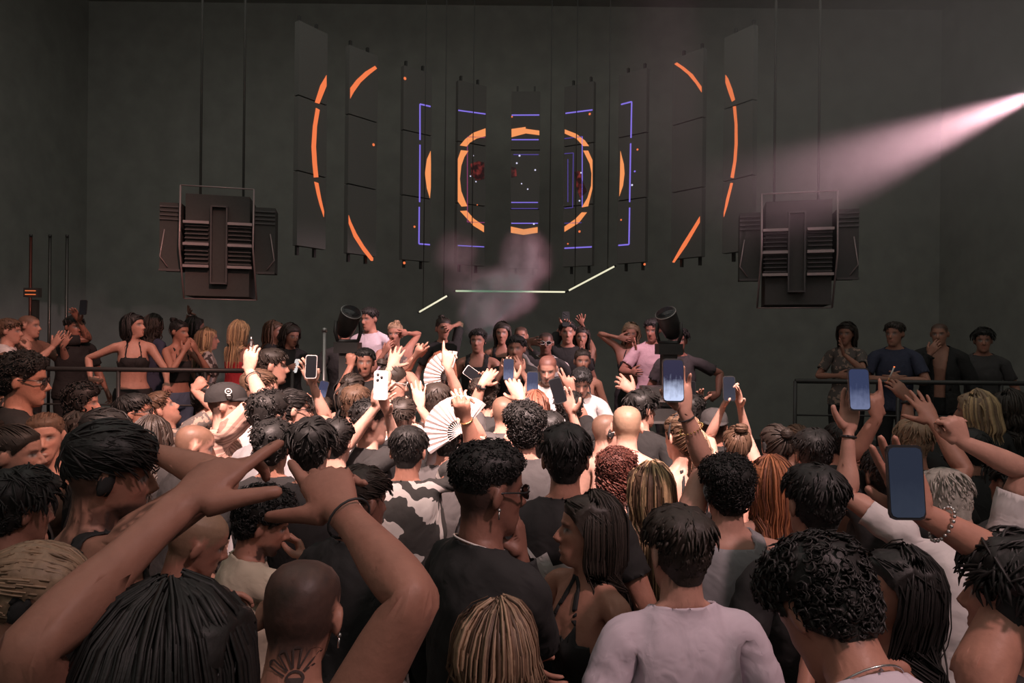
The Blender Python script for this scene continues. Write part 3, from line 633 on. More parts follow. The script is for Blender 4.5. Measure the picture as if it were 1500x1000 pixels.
MB().tube([(0, 0, 0), (0, 0, 2.17)], .018, 8).build('shaft', M_STEEL, r, True); MB().ball((0, 0, 2.18), .025).build('knob', M_STEEL, r, True); MB().tube([(0, 0, 0), (0, 0, .02)], .08, 12).build('base', M_BLACK, r, True)
# DJ booth with the gear on it
bt = empty('dj_booth', (.82, 5.08, 0)); tag(bt, 'black DJ booth counter between the crowd and the two men in white', 'booth')
MB().box((0, .10, 1.36), (1.9, .52, .05)).build('counter', M_DKPL, bt); MB().box((0, -.12, .67), (1.9, .06, 1.33)).build('front_panel', M_STAGE, bt)
for x in (-.92, .92): MB().box((x, .12, .67), (.05, .42, 1.33)).build('side_panel', M_STAGE, bt)
def gear(label, name, x, w, d, h, knobs):
    root = empty(name, (x, 5.20, 1.386)); tag(root, label, 'DJ gear', 'DJ gear on the booth')
    MB().box((0, 0, h / 2), (w, d, h)).build('case', M_DKPL, root)
    if name == 'turntable':
        MB().tube([(0, 0, h), (0, 0, h + .015)], w * .36, 24).build('jog_wheel', M_STEEL, root, True); MB().box((0, d * .36, h + .01), (w * .5, .06, .02)).build('display', plain('gear_screen', (.02, .03, .05), .3, emit=(.1, .2, .35), es=.4), root)
    for k in range(knobs): MB().tube([((k % 4 - 1.5) * w / 5, (k // 4 - .5) * d / 4, h), ((k % 4 - 1.5) * w / 5, (k // 4 - .5) * d / 4, h + .018)], .010, 8).build('knob', M_STEEL, root, True)
gear('black media player with jog wheel under the DJ with gothic lettering', 'turntable', .10, .33, .40, .10, 2)
gear('black mixer covered in small knobs between the two players', 'mixer', .45, .32, .40, .10, 12)
gear('black media player with jog wheel beside the empty booth end', 'turntable', .80, .33, .40, .10, 2)
# monitor wedge rack with bright edges at the booth end
mr = empty('monitor_rack', (at(966, 592, 5.2)[0] + .05, 5.2, 0)); tag(mr, 'black rack with bright steel edges at the end of the DJ booth', 'rack')
for z, w in ((1.72, .32), (1.56, .30)):
    MB().box((0, 0, z), (w, .26, .10)).build('unit', M_DKPL, mr); MB().box((0, -.135, z - .05), (w, .012, .016)).build('steel_edge', M_STEEL, mr)
for x in (-.17, .17): MB().box((x, .05, 1.578), (.03, .12, .385)).build('upright', M_BLACK, mr)
MB().tube([(.03, -.10, 1.77), (.06, -.13, 1.86), (.05, -.15, 1.90)], .008, 6).build('goose_neck', M_STEEL, mr, True)
def moving_head(label, pos, target, floor=None, lens=None, hang=None):
    root = empty('moving_head_lamp', tuple(pos)); tag(root, label, 'stage lamp', 'moving head stage lamps')
    d = unit(np.asarray(target) - np.asarray(pos)); s = unit(np.cross(d, (0, 0, 1.))); up = np.cross(s, d)
    MB().tube([-d * .15, -d * .12, -d * .02, d * .08, d * .11], [.05, .075, .085, .088, .08], 18).build('head', M_DKPL, root, True)
    MB().tube([d * .105, d * .113], .070, 18).build('lens', lens or plain('lamp_lens', (.03, .03, .033), .25, spec=.5), root, True)
    MB().tube([d * .10 + (s * math.cos(q) + up * math.sin(q)) * .086 for q in np.linspace(0, 2 * math.pi, 25)], .005, 6).build('bezel', M_STEEL, root, True)
    g = -1 if hang is None else 1; yk = MB()
    for e in (-1, 1): yk.tube([s * e * .105, s * e * .115 + np.array([0, 0, g * .09]), s * e * .09 + np.array([0, 0, g * .17])], .016, 8)
    yk.tube([s * .095 + np.array([0, 0, g * .17]), -s * .095 + np.array([0, 0, g * .17])], .016, 8); yk.build('yoke', M_DKPL, root, True)
    MB().box((0, 0, g * .225), (.20, .17, .09)).build('base', M_DKPL, root)
    if hang is None: MB().box((0, 0, (-.27 - (pos[2] - floor)) / 2), (.12, .12, (pos[2] - floor) - .27)).build('pedestal', M_STAGE, root)
    else: MB().tube([(0, 0, .26), (0, 0, hang - pos[2])], .02, 8).build('hanging_pipe', M_BLACK, root, True)
moving_head('glossy black moving lamp on a pedestal before the man in the pale tee', at(510, 470, 5.75), at(640, 120, 4.6), DJZ * 0)
moving_head('black moving lamp on a pedestal beside the man in the pink tee', at(980, 472, 5.75), at(860, 150, 4.8), DJZ * 0)
moving_head('lit moving lamp throwing the hazy pink beam across the room', BEAM + np.array([.16, -.02, .07]), at(740, 470, 6.6), None, plain('lamp_glass_lit', (.9, .8, .8), .2, emit=(1, .85, .88), es=6.0), 8.0)
# small wall details in the dark: exit lamp bars and steel strips
e = empty('wall_lamp', tuple(at(43, 428, 7.4))); tag(e, 'small dim lamp with two glowing orange bars in the dark', 'lamp')
OB = plain('bar_orange', (.1, .03, .01), .5, emit=(.75, .16, .05), es=.9)
MB().box((0, .05, 0), (.16, .06, .10)).build('housing', M_DKPL, e)
for z in (.018, -.022): MB().box((0, .015, z), (.11, .012, .010)).build('glow_bar', OB, e)
MB().box((0, .10, -(e.location.z - GAL) / 2 - .05), (.05, .05, e.location.z - GAL - .05)).build('stand', M_BLACK, e)
for px, lab in ((45, 'dark steel column with a painted reddish glint behind the bald man'), (73, 'slim dark steel column behind the man with hand at mouth'), (98, 'dark steel column with pale glints behind the raised phone')):
    q = at(px, 380, 7.9); c = empty('steel_column', (q[0], q[1], GAL)); tag(c, lab, 'column', 'steel columns at the gallery back')
    MB().tube([(0, 0, 0), (0, 0, 2.5)], .016, 10).build('shaft', plain('dark_steel', (.10, .095, .09), .3, .8) if px > 70 else plain('red_glint_steel', (.16, .05, .04), .35, .8), c, True); MB().tube([(0, 0, 0), (0, 0, .03)], .06, 12).build('foot', M_BLACK, c, True)  # first shaft: reddish glint put into the metal colour
    MB().tube([(0, 0, 2.5), (0, 0, 2.53)], .018, 10).build('cap', M_BLACK, c, True)
# smoke plume and beam haze (volumes)
def volume(name, centre, half, label, fn, colour, aniso):
    o = MB().box((0, 0, 0), (2, 2, 2)).build(name, None); o.data.materials.clear(); o.location = centre; o.scale = half
    tag(o, label, 'smoke' if 'smoke' in name else 'haze', None, 'stuff')
    m = bpy.data.materials.new(name); m.use_nodes = True; nt = m.node_tree; nt.nodes.clear()
    out = nt.nodes.new('ShaderNodeOutputMaterial'); sc = nt.nodes.new('ShaderNodeVolumeScatter'); sc.inputs['Color'].default_value = (*colour, 1); sc.inputs['Anisotropy'].default_value = aniso
    nt.links.new(sc.outputs[0], out.inputs['Volume']); fn(nt, sc); o.data.materials.append(m); return o
def blob(nt, vec, c, r, amp):
    d = nt.nodes.new('ShaderNodeVectorMath'); d.operation = 'SUBTRACT'; nt.links.new(vec, d.inputs[0]); d.inputs[1].default_value = c
    s = nt.nodes.new('ShaderNodeVectorMath'); s.operation = 'DIVIDE'; nt.links.new(d.outputs[0], s.inputs[0]); s.inputs[1].default_value = r
    l = nt.nodes.new('ShaderNodeVectorMath'); l.operation = 'LENGTH'; nt.links.new(s.outputs[0], l.inputs[0])
    m = nt.nodes.new('ShaderNodeMapRange'); m.interpolation_type = 'SMOOTHSTEP'; m.inputs['From Min'].default_value = 1; m.inputs['From Max'].default_value = .1; m.inputs['To Min'].default_value = 0; m.inputs['To Max'].default_value = amp
    nt.links.new(l.outputs['Value'], m.inputs['Value']); return m.outputs['Result']
def mth(nt, op, a, b):
    n = nt.nodes.new('ShaderNodeMath'); n.operation = op
    for i, v in enumerate((a, b)):
        if isinstance(v, (int, float)): n.inputs[i].default_value = v
        else: nt.links.new(v, n.inputs[i])
    return n.outputs[0]
PC = at(718, 420, 7.3)
def plume(nt, sc):
    tc = nt.nodes.new('ShaderNodeTexCoord'); nz = nt.nodes.new('ShaderNodeTexNoise'); nz.inputs['Scale'].default_value = 3.2; nz.inputs['Detail'].default_value = 5; nz.inputs['Roughness'].default_value = .6
    nt.links.new(tc.outputs['Object'], nz.inputs['Vector'])
    tot = None
    for (px, py, rx, ry, amp) in ((705, 463, 42, 44, 40.0), (735, 430, 62, 48, 20.0), (770, 380, 48, 55, 9.0), (668, 372, 42, 42, 3.5), (690, 420, 50, 40, 4.5)):
        c = (at(px, py, 7.3) - PC) / np.array([.8, .5, .75]); b = blob(nt, tc.outputs['Object'], tuple(c), (rx * .0073 / .8, .4 / .5, ry * .0073 / .75), amp)
        tot = b if tot is None else mth(nt, 'ADD', tot, b)
    k = mth(nt, 'MAXIMUM', mth(nt, 'MULTIPLY', mth(nt, 'SUBTRACT', nz.outputs['Fac'], .36), 3.4), 0.0)
    nt.links.new(mth(nt, 'MULTIPLY', tot, k), sc.inputs['Density'])
volume('smoke_plume', tuple(PC), (.8, .5, .75), 'pinkish smoke plume rising in front of the LED screen', plume, (.88, .50, .60), .2)
def hazefn(nt, sc):
    tc = nt.nodes.new('ShaderNodeTexCoord'); nz = nt.nodes.new('ShaderNodeTexNoise'); nz.inputs['Scale'].default_value = 1.2; nz.inputs['Detail'].default_value = 3
    nt.links.new(tc.outputs['Object'], nz.inputs['Vector'])
    nt.links.new(mth(nt, 'MULTIPLY', mth(nt, 'MULTIPLY', mth(nt, 'ADD', nz.outputs['Fac'], .4), .28), blob(nt, tc.outputs['Object'], (0, 0, 0), (1, 1, 1), 1.0)), sc.inputs['Density'])
volume('beam_haze', (3.7, 5.2, 4.15), (3.6, 1.9, 1.75), 'thin pinkish haze lit by the slanting lamp beam', hazefn, (.85, .72, .76), .3)
# ---------------------------------------------------------------- things in hands
def put(root, V_R, pos):  # orient an empty
    root.matrix_world = Matrix.Translation(Vector(pos)) @ Matrix(V_R.tolist()).to_4x4()
def screen_mat(name, top, bot, power):
    if name in MATS: return MATS[name]
    m, nt, b = new_mat(name); b.inputs['Base Color'].default_value = (.01, .01, .012, 1); b.inputs['Roughness'].default_value = .15
    tc = nt.nodes.new('ShaderNodeTexCoord'); sp = nt.nodes.new('ShaderNodeSeparateXYZ'); nt.links.new(tc.outputs['Generated'], sp.inputs[0])
    nz = nt.nodes.new('ShaderNodeTexNoise'); nz.inputs['Scale'].default_value = 5; nz.inputs['Detail'].default_value = 4; nt.links.new(tc.outputs['Generated'], nz.inputs['Vector'])
    ad = nt.nodes.new('ShaderNodeMath'); ad.operation = 'MULTIPLY_ADD'; nt.links.new(nz.outputs['Fac'], ad.inputs[0]); ad.inputs[1].default_value = .5; nt.links.new(sp.outputs['Z'], ad.inputs[2])
    cr = nt.nodes.new('ShaderNodeValToRGB'); e = cr.color_ramp.elements; e[0].position = .35; e[0].color = (*bot, 1); e[1].position = .85; e[1].color = (*top, 1)
    nt.links.new(ad.outputs[0], cr.inputs['Fac']); nt.links.new(cr.outputs['Color'], b.inputs['Emission Color']); b.inputs['Emission Strength'].default_value = power
    MATS[name] = m; return m
SCR = {'bright': ((.02, .02, .05), (.55, .62, .85), 1.1), 'blue': ((.035, .05, .12), (.18, .21, .36), .8), 'dim': ((.02, .028, .05), (.03, .04, .065), .8), 'white': ((.8, .72, .70), (.85, .8, .78), .9), 'off': ((.006, .006, .007), (.008, .008, .01), .5)}
def phone(res, label, side='R', scr='dim', px=None, py=None, case='dark', roll=0.0, back=False, size=1.0, face=None, dd=-.03):
    wr, R = res['hands'][side]; s = 1 if side == 'R' else -1
    hd, pn = R @ np.array([s, 0, 0]), R @ np.array([0, 0, -1.])
    c = wr + hd * .115 + pn * .026
    if px is not None: c = at(px, py, (c[1] + dd))
    n = unit(np.array(face if face is not None else (0, -1, .12), float)); up = unit(np.array([0, 0, 1.]) - n * n[2]); up = rot(n, roll) @ up; ux = np.cross(up, -n); ux = np.cross(n, up) * -1
    ux = unit(np.cross(up, n)) ; Rm = np.stack([ux, -n, up], 1)
    if np.linalg.det(Rm) < 0: Rm[:, 0] *= -1
    o = empty('phone', (0, 0, 0)); put(o, Rm, c); tag(o, label, 'phone', 'phones held up by the crowd')
    w, h, t = .074 * size, .152 * size, .0085; q = .012
    poly = [(sx * (w / 2 - q) + q * math.cos(a), sz * (h / 2 - q) + q * math.sin(a)) for sx, sz, a0 in ((1, 1, 0), (-1, 1, 90), (-1, -1, 180), (1, -1, 270)) for a in np.radians([a0, a0 + 45, a0 + 90])]
    MB().prism(poly, ((0, t / 2, 0), (1, 0, 0), (0, 0, 1), (0, -1, 0)), t).build('case', plain('phone_case_' + case, {'dark': (.03, .03, .032), 'light': (.6, .55, .54), 'purple': (.25, .2, .4)}[case], .3), o)
    f = .93; ys = (-t / 2 - .0006)
    if back:
        for k in (0, 1, 2): MB().tube([(-w * .22 + (k % 2) * .02, -t / 2, h * .36 - k * .014), (-w * .22 + (k % 2) * .02, -t / 2 - .003, h * .36 - k * .014)], .007, 10).build('camera_lens', plain('lamp_glass', (.05, .05, .055), .08), o, True)
    else:
        MB().prism([(x * f, z * f) for x, z in poly], ((0, ys, 0), (1, 0, 0), (0, 0, 1), (0, -1, 0)), .0006).build('screen', screen_mat('screen_' + scr, *SCR[scr]), o)
    return o
def cigarette(res, label, side='R', kind='cigarette'):
    wr, R = res['hands'][side]; s = 1 if side == 'R' else -1; c = wr + R @ np.array([s * .155, .02, -.03]); d = unit(R @ np.array([s * .5, .8, .2]))
    o = empty(kind, tuple(c)); tag(o, label, kind)
    MB().tube([-d * .01, d * .055], .0042, 8).build('paper', plain('cig_paper', (.75, .7, .66), .7), o, True)
    MB().tube([-d * .035, -d * .01], .0043, 8).build('filter', plain('cig_filter', (.5, .25, .1), .7), o, True)
    MB().tube([d * .055, d * .062], .0042, 8).build('ember', plain('cig_ember', (.2, .05, .02), .7, emit=(1, .2, .05), es=1.2), o, True)
def cup(res, label, side='R', dark=True):
    wr, R = res['hands'][side]; s = 1 if side == 'R' else -1; c = wr + R @ np.array([s * .085, .01, -.038])
    o = empty('drink_glass', tuple(c)); tag(o, label, 'drink')
    MB().tube([(0, 0, -.06), (0, 0, .07)], [.027, .034], 14).build('tumbler', plain('glass_dark', (.10, .07, .05), .1, spec=.8), o, True)
    MB().tube([(0, 0, .0705), (0, 0, .072)], .030, 14).build('drink', plain('drink_liquid', (.25, .10, .04), .1), o, True)
    MB().tube([(.01, 0, .05), (.025, .01, .15)], .003, 6).build('straw', plain('straw', (.5, .1, .1), .5), o, True)
def vape(res, label, side='R'):
    wr, R = res['hands'][side]; s = 1 if side == 'R' else -1; c = wr + R @ np.array([s * .13, .01, -.03])
    o = empty('vape_pen', tuple(c)); tag(o, label, 'vape pen')
    MB().tube([(0, 0, -.04), (0, 0, .05)], .009, 8).build('barrel', M_DKPL, o, True); MB().tube([(0, 0, .05), (0, 0, .075)], [.006, .004], 8).build('mouthpiece', M_STEEL, o, True)
def hand_fan(res, label, side, px, py, dd, radius, a0, a1, dark, n=16):
    """folding fan: panels on ribs around a pivot"""
    c = at(px, py, res['p']['d'] + dd); o = empty('folding_fan', tuple(c)); tag(o, label, 'folding fan', 'open folding fans')
    PM = plain('fan_leaf', (.72, .62, .60), .7); RM = plain('fan_rib', (.04, .035, .035), .6) if dark else plain('fan_rib_pale', (.5, .42, .4), .6)
    st = (a1 - a0) / n
    for k in range(n):
        A = [math.radians(a0 + st * (k + e)) for e in (.0 if not dark else .06, .5, 1.0 if not dark else .94)]; V = []
        for r_ in (radius * .38, radius):
            V += [(r_ * math.cos(q), -.006 if i == 1 else .004, r_ * math.sin(q)) for i, q in enumerate(A)]
        m = MB(); V = np.array(V); m.add(np.vstack([V, V + (0, .0015, 0)]), [(0, 1, 4, 3), (1, 2, 5, 4), (6, 9, 10, 7), (7, 10, 11, 8), (3, 4, 10, 9), (4, 5, 11, 10), (0, 6, 7, 1), (1, 7, 8, 2), (0, 3, 9, 6), (2, 8, 11, 5)]); m.build('fan_panel', PM, o)
    for k in range(n + 1):
        q = math.radians(a0 + st * k); MB().tube([(0, .003, 0), (radius * .99 * math.cos(q), .006, radius * .99 * math.sin(q))], .0022, 4).build('fan_rib', RM, o)
    MB().tube([(0, -.006, 0), (0, .012, 0)], .006, 8).build('pivot', RM, o, True)
# ---------------------------------------------------------------- hair, faces, clothes, people
TONES = {'pale': (.62, .36, .28), 'fair': (.54, .285, .215), 'tan': (.43, .205, .145), 'olive': (.38, .175, .125), 'brown': (.23, .105, .075), 'dark': (.10, .048, .036)}
HCOL = {'black': (.020, .018, .017), 'dark': (.036, .027, .022), 'brown': (.12, .07, .045), 'auburn': (.20, .075, .045), 'ginger': (.34, .13, .06), 'blond': (.50, .34, .19), 'light': (.30, .20, .13), 'grey': (.34, .31, .27), 'red': (.20, .05, .045), 'rust': (.11, .036, .026)}
HC = np.array([0, -.004, 1.650]); HE = np.array([.080, .104, .103])
def hairline(P, style):
    x, y, z = P.T; ax = np.abs(x)
    ky = [-.10, -.06, -.025, .012, .05, .075, .10]
    kz = {'full': [1.560, 1.565, 1.595, 1.635, 1.668, 1.695, 1.705], 'fade': [1.640, 1.642, 1.650, 1.660, 1.680, 1.700, 1.708], 'tied': [1.550, 1.555, 1.590, 1.635, 1.668, 1.695, 1.705], 'low': [1.535, 1.540, 1.565, 1.60, 1.660, 1.690, 1.700], 'cap': [1.655, 1.655, 1.66, 1.665, 1.67, 1.675, 1.675]}[style]
    f = z - np.interp(y, ky, kz)
    if style in ('full', 'fade', 'tied'):
        ear = np.minimum.reduce([ax - .0715, z - 1.598, 1.668 - z, .022 - y, y + .040]); f = np.where(ear > 0, np.minimum(f, -.015 - ear), f)
    return f
HCACHE = {}
def scalp(style, lod):
    if (style, lod) not in HCACHE:
        V, T, N = TEMPL[lod]
        m = V[:, 2] > 1.5; f = np.where(m & (np.abs(V[:, 0]) < .11), hairline(V, style), -1.)
        P, F, (NN,) = clip(V, T, f, (N,))
        HCACHE[style, lod] = (P, F, NN / np.maximum(np.linalg.norm(NN, axis=1, keepdims=True), 1e-9))
    return HCACHE[style, lod]
def tubes(paths, r0, r1, ns, cols):
    """many tapered locks in one array pair; paths (m, k, 3)"""
    m, k, _ = paths.shape
    t = np.gradient(paths, axis=1); t /= np.maximum(np.linalg.norm(t, axis=2, keepdims=True), 1e-9)
    ref = np.where(np.abs(t[..., 2:3]) > .8, np.array([1., .3, 0]), np.array([0, 0, 1.]))
    a = np.cross(t, ref); a /= np.maximum(np.linalg.norm(a, axis=2, keepdims=True), 1e-9); b = np.cross(t, a)
    q = np.arange(ns) * 2 * np.pi / ns
    prof = np.interp(np.linspace(0, 1, k), [0, .25, .7, 1], [.75, 1, .85, .15])
    R = (np.asarray(r0).reshape(-1, 1) * prof[None, :])[..., None, None]
    V = paths[:, :, None, :] + R * (np.cos(q)[None, None, :, None] * a[:, :, None, :] + .7 * np.sin(q)[None, None, :, None] * b[:, :, None, :])
    V = V.reshape(-1, 3)
    i, j, c = np.meshgrid(np.arange(m), np.arange(k - 1), np.arange(ns), indexing='ij')
    base = i * k * ns + j * ns; c2 = (c + 1) % ns
    A, B, C, D = (base + c).ravel(), (base + c2).ravel(), (base + ns + c2).ravel(), (base + ns + c).ravel()
    F = np.vstack([np.stack([A, B, C], 1), np.stack([A, C, D], 1)])
    return V, F, np.repeat(cols, k * ns, axis=0)
def make_hair(style, col, lod, seed, hl=None):
    """style: (kind, options) -> V, F, colours, weights mode ('head' or by position)"""
    r = np.random.RandomState(seed); kind = style if isinstance(style, str) else style[0]; op = {} if isinstance(style, str) else style[1]
    c0 = np.array(HCOL[col]); hi = lod == 'hi'
    line = {'short': 'full', 'fade': 'fade', 'buzz': 'full', 'curly': 'full', 'curlyfade': 'fade', 'messy': 'full', 'long': 'low', 'wavy': 'low', 'bob': 'low', 'pony': 'tied', 'bun': 'tied', 'braids': 'low', 'afro': 'full', 'bigcurl': 'low', 'undercut': 'fade', 'slick': 'full'}[kind]
    P, F, N = scalp(line, lod)
    rad = P - HC; rad /= np.linalg.norm(rad, axis=1, keepdims=True); nn = N * .5 + rad * .5
    f = hairline(P, line); top = ss(1.66, 1.72, P[:, 2])
    th = {'short': .006 + .014 * top, 'fade': .003 + .018 * top, 'buzz': .003 + 0 * top, 'curly': .012 + .02 * top, 'curlyfade': .004 + .026 * top, 'messy': .012 + .018 * top, 'long': .008 + .005 * top, 'wavy': .010 + .006 * top, 'bob': .012 + .004 * top, 'pony': .006 + .004 * top, 'bun': .006 + .004 * top, 'braids': .005 + .004 * top, 'afro': .03 + .03 * top, 'bigcurl': .03 + .02 * top, 'undercut': .002 + .016 * top, 'slick': .006 + .010 * top}[kind] * op.get('vol', 1.0)
    th = th * ss(-.002, .022, f) + .0012
    cap = P + nn * (th * (1 + .22 * wob(P, 90, seed)))[:, None]
    if kind in ('long', 'wavy', 'bob', 'bigcurl'): cap[:, 0] = np.where(np.abs(P[:, 0]) > .06, np.sign(P[:, 0]) * np.maximum(np.abs(cap[:, 0]), .088 * ss(1.5, 1.56, P[:, 2])), cap[:, 0])
    Vs, Fs, Cs = [cap], [F], [np.tile(c0 * (1.0 if kind != 'buzz' else 1.25), (len(cap), 1)) * (1 + .2 * r.uniform(-1, 1, (len(cap), 1)))]
    # area sampling of the scalp
    e = np.cross(P[F[:, 1]] - P[F[:, 0]], P[F[:, 2]] - P[F[:, 0]]); ar = np.linalg.norm(e, axis=1); ar /= ar.sum()
    def roots(m, mask=None):
        k = r.choice(len(F), m, p=ar); u = r.uniform(0, 1, (m, 2)); u = np.where(u.sum(1, keepdims=True) > 1, 1 - u, u)
        w = np.stack([1 - u.sum(1), u[:, 0], u[:, 1]], 1)
        return np.einsum('mk,mkc->mc', w, cap[F[k]]), np.einsum('mk,mkc->mc', w, nn[F[k]]), np.einsum('mk,mk->m', w, f[F[k]])
    def colours(m):
        c = c0 * r.uniform(.65, 1.45, (m, 1))
        if hl is not None:
            g = r.uniform(0, 1, m) < .45; c[g] = np.array(HCOL[hl]) * r.uniform(.7, 1.3, (g.sum(), 1))
        return c
    def push(paths, r0, ns, m):
        V, F2, C = tubes(paths, r0, None, ns, colours(m)); off = sum(len(v) for v in Vs); Vs.append(V); Fs.append(F2 + off); Cs.append(C)
    mode = 'head'
    if kind in ('short', 'fade', 'messy', 'undercut', 'slick'):
        m = 420 if hi else 190; R, n, ff = roots(m); L = (.010 + .022 * ss(1.66, 1.72, R[:, 2])) * r.uniform(.7, 1.3, m) * (1.7 if kind == 'messy' else 1.0) * op.get('len', 1.0)
        if kind in ('slick', 'fade'): L = L + .022
        L = L * np.maximum(ss(-.005, .02, ff), .35)
        comb = np.array(op.get('comb', (0, 1, -.1))); flow = R - np.array([.01, -.045, 1.755]) if kind in ('messy', 'short') else np.tile(comb, (m, 1))
        d = flow / np.maximum(np.linalg.norm(flow, axis=1, keepdims=True), 1e-6) + r.normal(size=(m, 3)) * (.55 if kind == 'messy' else .28)
        d -= n * np.einsum('ij,ij->i', d, n)[:, None]; d /= np.linalg.norm(d, axis=1, keepdims=True)
        t = np.linspace(0, 1, 4)[None, :, None]; rr = np.linalg.norm((R - HC) / HE, axis=1)[:, None, None]
        q = R[:, None, :] + d[:, None, :] * (L[:, None, None] * t * 1.5); q = (q - HC) / HE; q = HC + q / np.linalg.norm(q, axis=2, keepdims=True) * rr * HE
        lift = (.010 if kind == 'messy' else .004) * r.uniform(.3, 1.3, (m, 1, 1)) * ss(1.60, 1.70, R[:, 2])[:, None, None]
        paths = q + n[:, None, :] * (lift * np.sin(t * 2.2) - .002)
        push(paths, r.uniform(.0038, .0062, m) * (1 if hi else 1.3), 3, m)
    elif kind in ('curly', 'curlyfade', 'afro', 'bigcurl'):
        big = kind == 'bigcurl'; m = (520 if hi else 150) + (250 if big and hi else 0); R, n, ff = roots(m); sc = {'curly': 1, 'curlyfade': 1, 'afro': .8, 'bigcurl': 1.5}[kind] * op.get('curl', 1.0) * np.clip(ss(-.004, .025, ff), .35, 1)
        k = 8; t = np.linspace(0, 1, k); ph = r.uniform(0, 6.28, m)[:, None] + t * 7.0
        u = np.cross(n, r.normal(size=(m, 3))); u /= np.linalg.norm(u, axis=1, keepdims=True); v = np.cross(n, u)
        rr = (.0095 * sc)[:, None]; ln = (.020 * sc)[:, None]
        paths = R[:, None, :] - n[:, None, :] * .004 + u[:, None, :] * (rr * np.cos(ph))[..., None] + v[:, None, :] * (rr * np.sin(ph))[..., None] + n[:, None, :] * (ln * t)[..., None]
        push(paths, r.uniform(.0038, .0058, m) * np.mean(sc), 3, m)
        if big:
            mode = 'pos'; m = 200 if hi else 60; az = r.uniform(50, 310, m) * np.pi / 180; k = 14; t = np.linspace(0, 1, k)
            zl = op.get('zend', 1.42); vk = .80 + .20 * op.get('vol', 1.0); R0 = np.stack([.098 * vk * np.sin(az), .008 + .116 * vk * np.cos(az), r.uniform(1.57, 1.66, m)], 1); ze = zl + r.uniform(-.04, .05, m)
            ph = r.uniform(0, 6.28, m)[:, None] + t * 16
            paths = R0[:, None, :] + np.stack([.25 * R0[:, :1] * t + .012 * np.cos(ph), .2 * (R0[:, 1:2] - .02) * t + .012 * np.sin(ph), (ze - R0[:, 2])[:, None] * t], 2)
            push(paths, r.uniform(.0045, .007, m) * (1 if hi else 1.6), 3, m)
    if kind in ('long', 'wavy', 'bob', 'braids'):
        mode = 'pos'; m = op.get('n', 330 if hi else 80); gap = op.get('gap', 74)
        az = np.radians(gap + (360 - 2 * gap) * (np.arange(m) + r.uniform(-.5, .5, m)) / m)           # 0 = face, 180 = back
        lay = r.uniform(0, 1, m); k = 14; zend = op.get('zend', 1.25) + r.uniform(-.05, .05, m) * (2 if kind != 'bob' else .4) + .05 * np.cos(az)
        pt = []
        pol = np.radians([8, 30, 52, 74, 92]); grow = 1 + .10 * lay * op.get('vol', 1.0) + (.06 if kind in ('wavy', 'bob') else 0)
        part = op.get('part', .0)
        for q in pol:
            pt.append(np.stack([part * (1 - math.sin(q)) + .0885 * grow * math.sin(q) * np.sin(az), -.004 + .113 * grow * math.sin(q) * np.cos(az), 1.648 + .114 * grow * math.cos(q) + 0 * az], 1))
        z0 = pt[-1][:, 2]; nf = k - len(pol)
        for i in range(1, nf + 1):
            t = i / nf; z = z0 + (zend - z0) * t
            flare = 1 + op.get('flare', .10) * t
            x = pt[4][:, 0] * flare; y = pt[4][:, 1] * (1 + .1 * t) - .02 * t * (np.cos(az) < .3)
            if kind == 'wavy': x = x + .012 * np.sin(z * 55 + az * 3 + lay * 2); y = y + .010 * np.cos(z * 50 + az * 5)
            back = np.cos(az) < .2
            y = np.where(back & (z < 1.47), np.minimum(y, -.098 - .03 * lay), y)
            y = np.where(~back & (z < 1.47), y + .035 * ss(1.47, 1.38, z) * 1.6, y)
            pt.append(np.stack([x, y, z], 1))
        paths = np.stack(pt, 1); paths += r.normal(size=(m, 1, 3)) * .0045; paths[:, 5:] += r.normal(size=(m, 1, 3)) * np.array([.006, .006, 0]) * np.linspace(0, 1.6, k - 5)[None, :, None]
        push(paths, r.uniform(.0040, .0075, m) * (1.1 if hi else 2.3), 3, m)
        # front locks swept back from the hairline
        m3 = (120 if hi else 36); sg = np.where(r.uniform(0, 1, m3) < .5 + part * 8, -1, 1); a0 = sg * r.uniform(2, gap, m3); a1 = sg * (gap + r.uniform(4, 60, m3)); fr = []
        lay3 = r.uniform(0, 1, m3); g3 = 1 + .08 * lay3
        for q, t in zip(np.radians([46, 50, 58, 74, 92]), (0, .25, .55, .85, 1)):
            a = np.radians(a0 + (a1 - a0) * t); fr.append(np.stack([.0885 * g3 * math.sin(q) * np.sin(a), -.004 + .113 * g3 * math.sin(q) * np.cos(a), 1.648 + .114 * g3 * math.cos(q) + 0 * a], 1))
        a = np.radians(a1); z0 = fr[-1][:, 2]; ze3 = op.get('zend', 1.25) + r.uniform(-.04, .08, m3)
        for i in range(1, nf + 1):
            t = i / nf; z = z0 + (ze3 - z0) * t; x = fr[4][:, 0] * (1 + op.get('flare', .1) * t); y = fr[4][:, 1] * (1 + .1 * t)
            if kind == 'wavy': x = x + .012 * np.sin(z * 55 + a * 3)
            y = np.where(z < 1.47, np.where(np.cos(a) < .2, np.minimum(y, -.098 - .03 * lay3), y + .05 * ss(1.47, 1.38, z)), y); fr.append(np.stack([x, y, z], 1))
        push(np.stack(fr, 1) + r.normal(size=(m3, 1, 3)) * .003, r.uniform(.0040, .0070, m3) * (1.1 if hi else 2.2), 3, m3)
        if hi:
            m2 = 110; idx = r.choice(m, m2); p2 = paths[idx] + r.normal(size=(m2, 1, 3)) * .006; p2[:, 5:, :2] *= 1 + r.uniform(0, .07, (m2, 1, 1)); push(p2, r.uniform(.002, .004, m2), 3, m2)
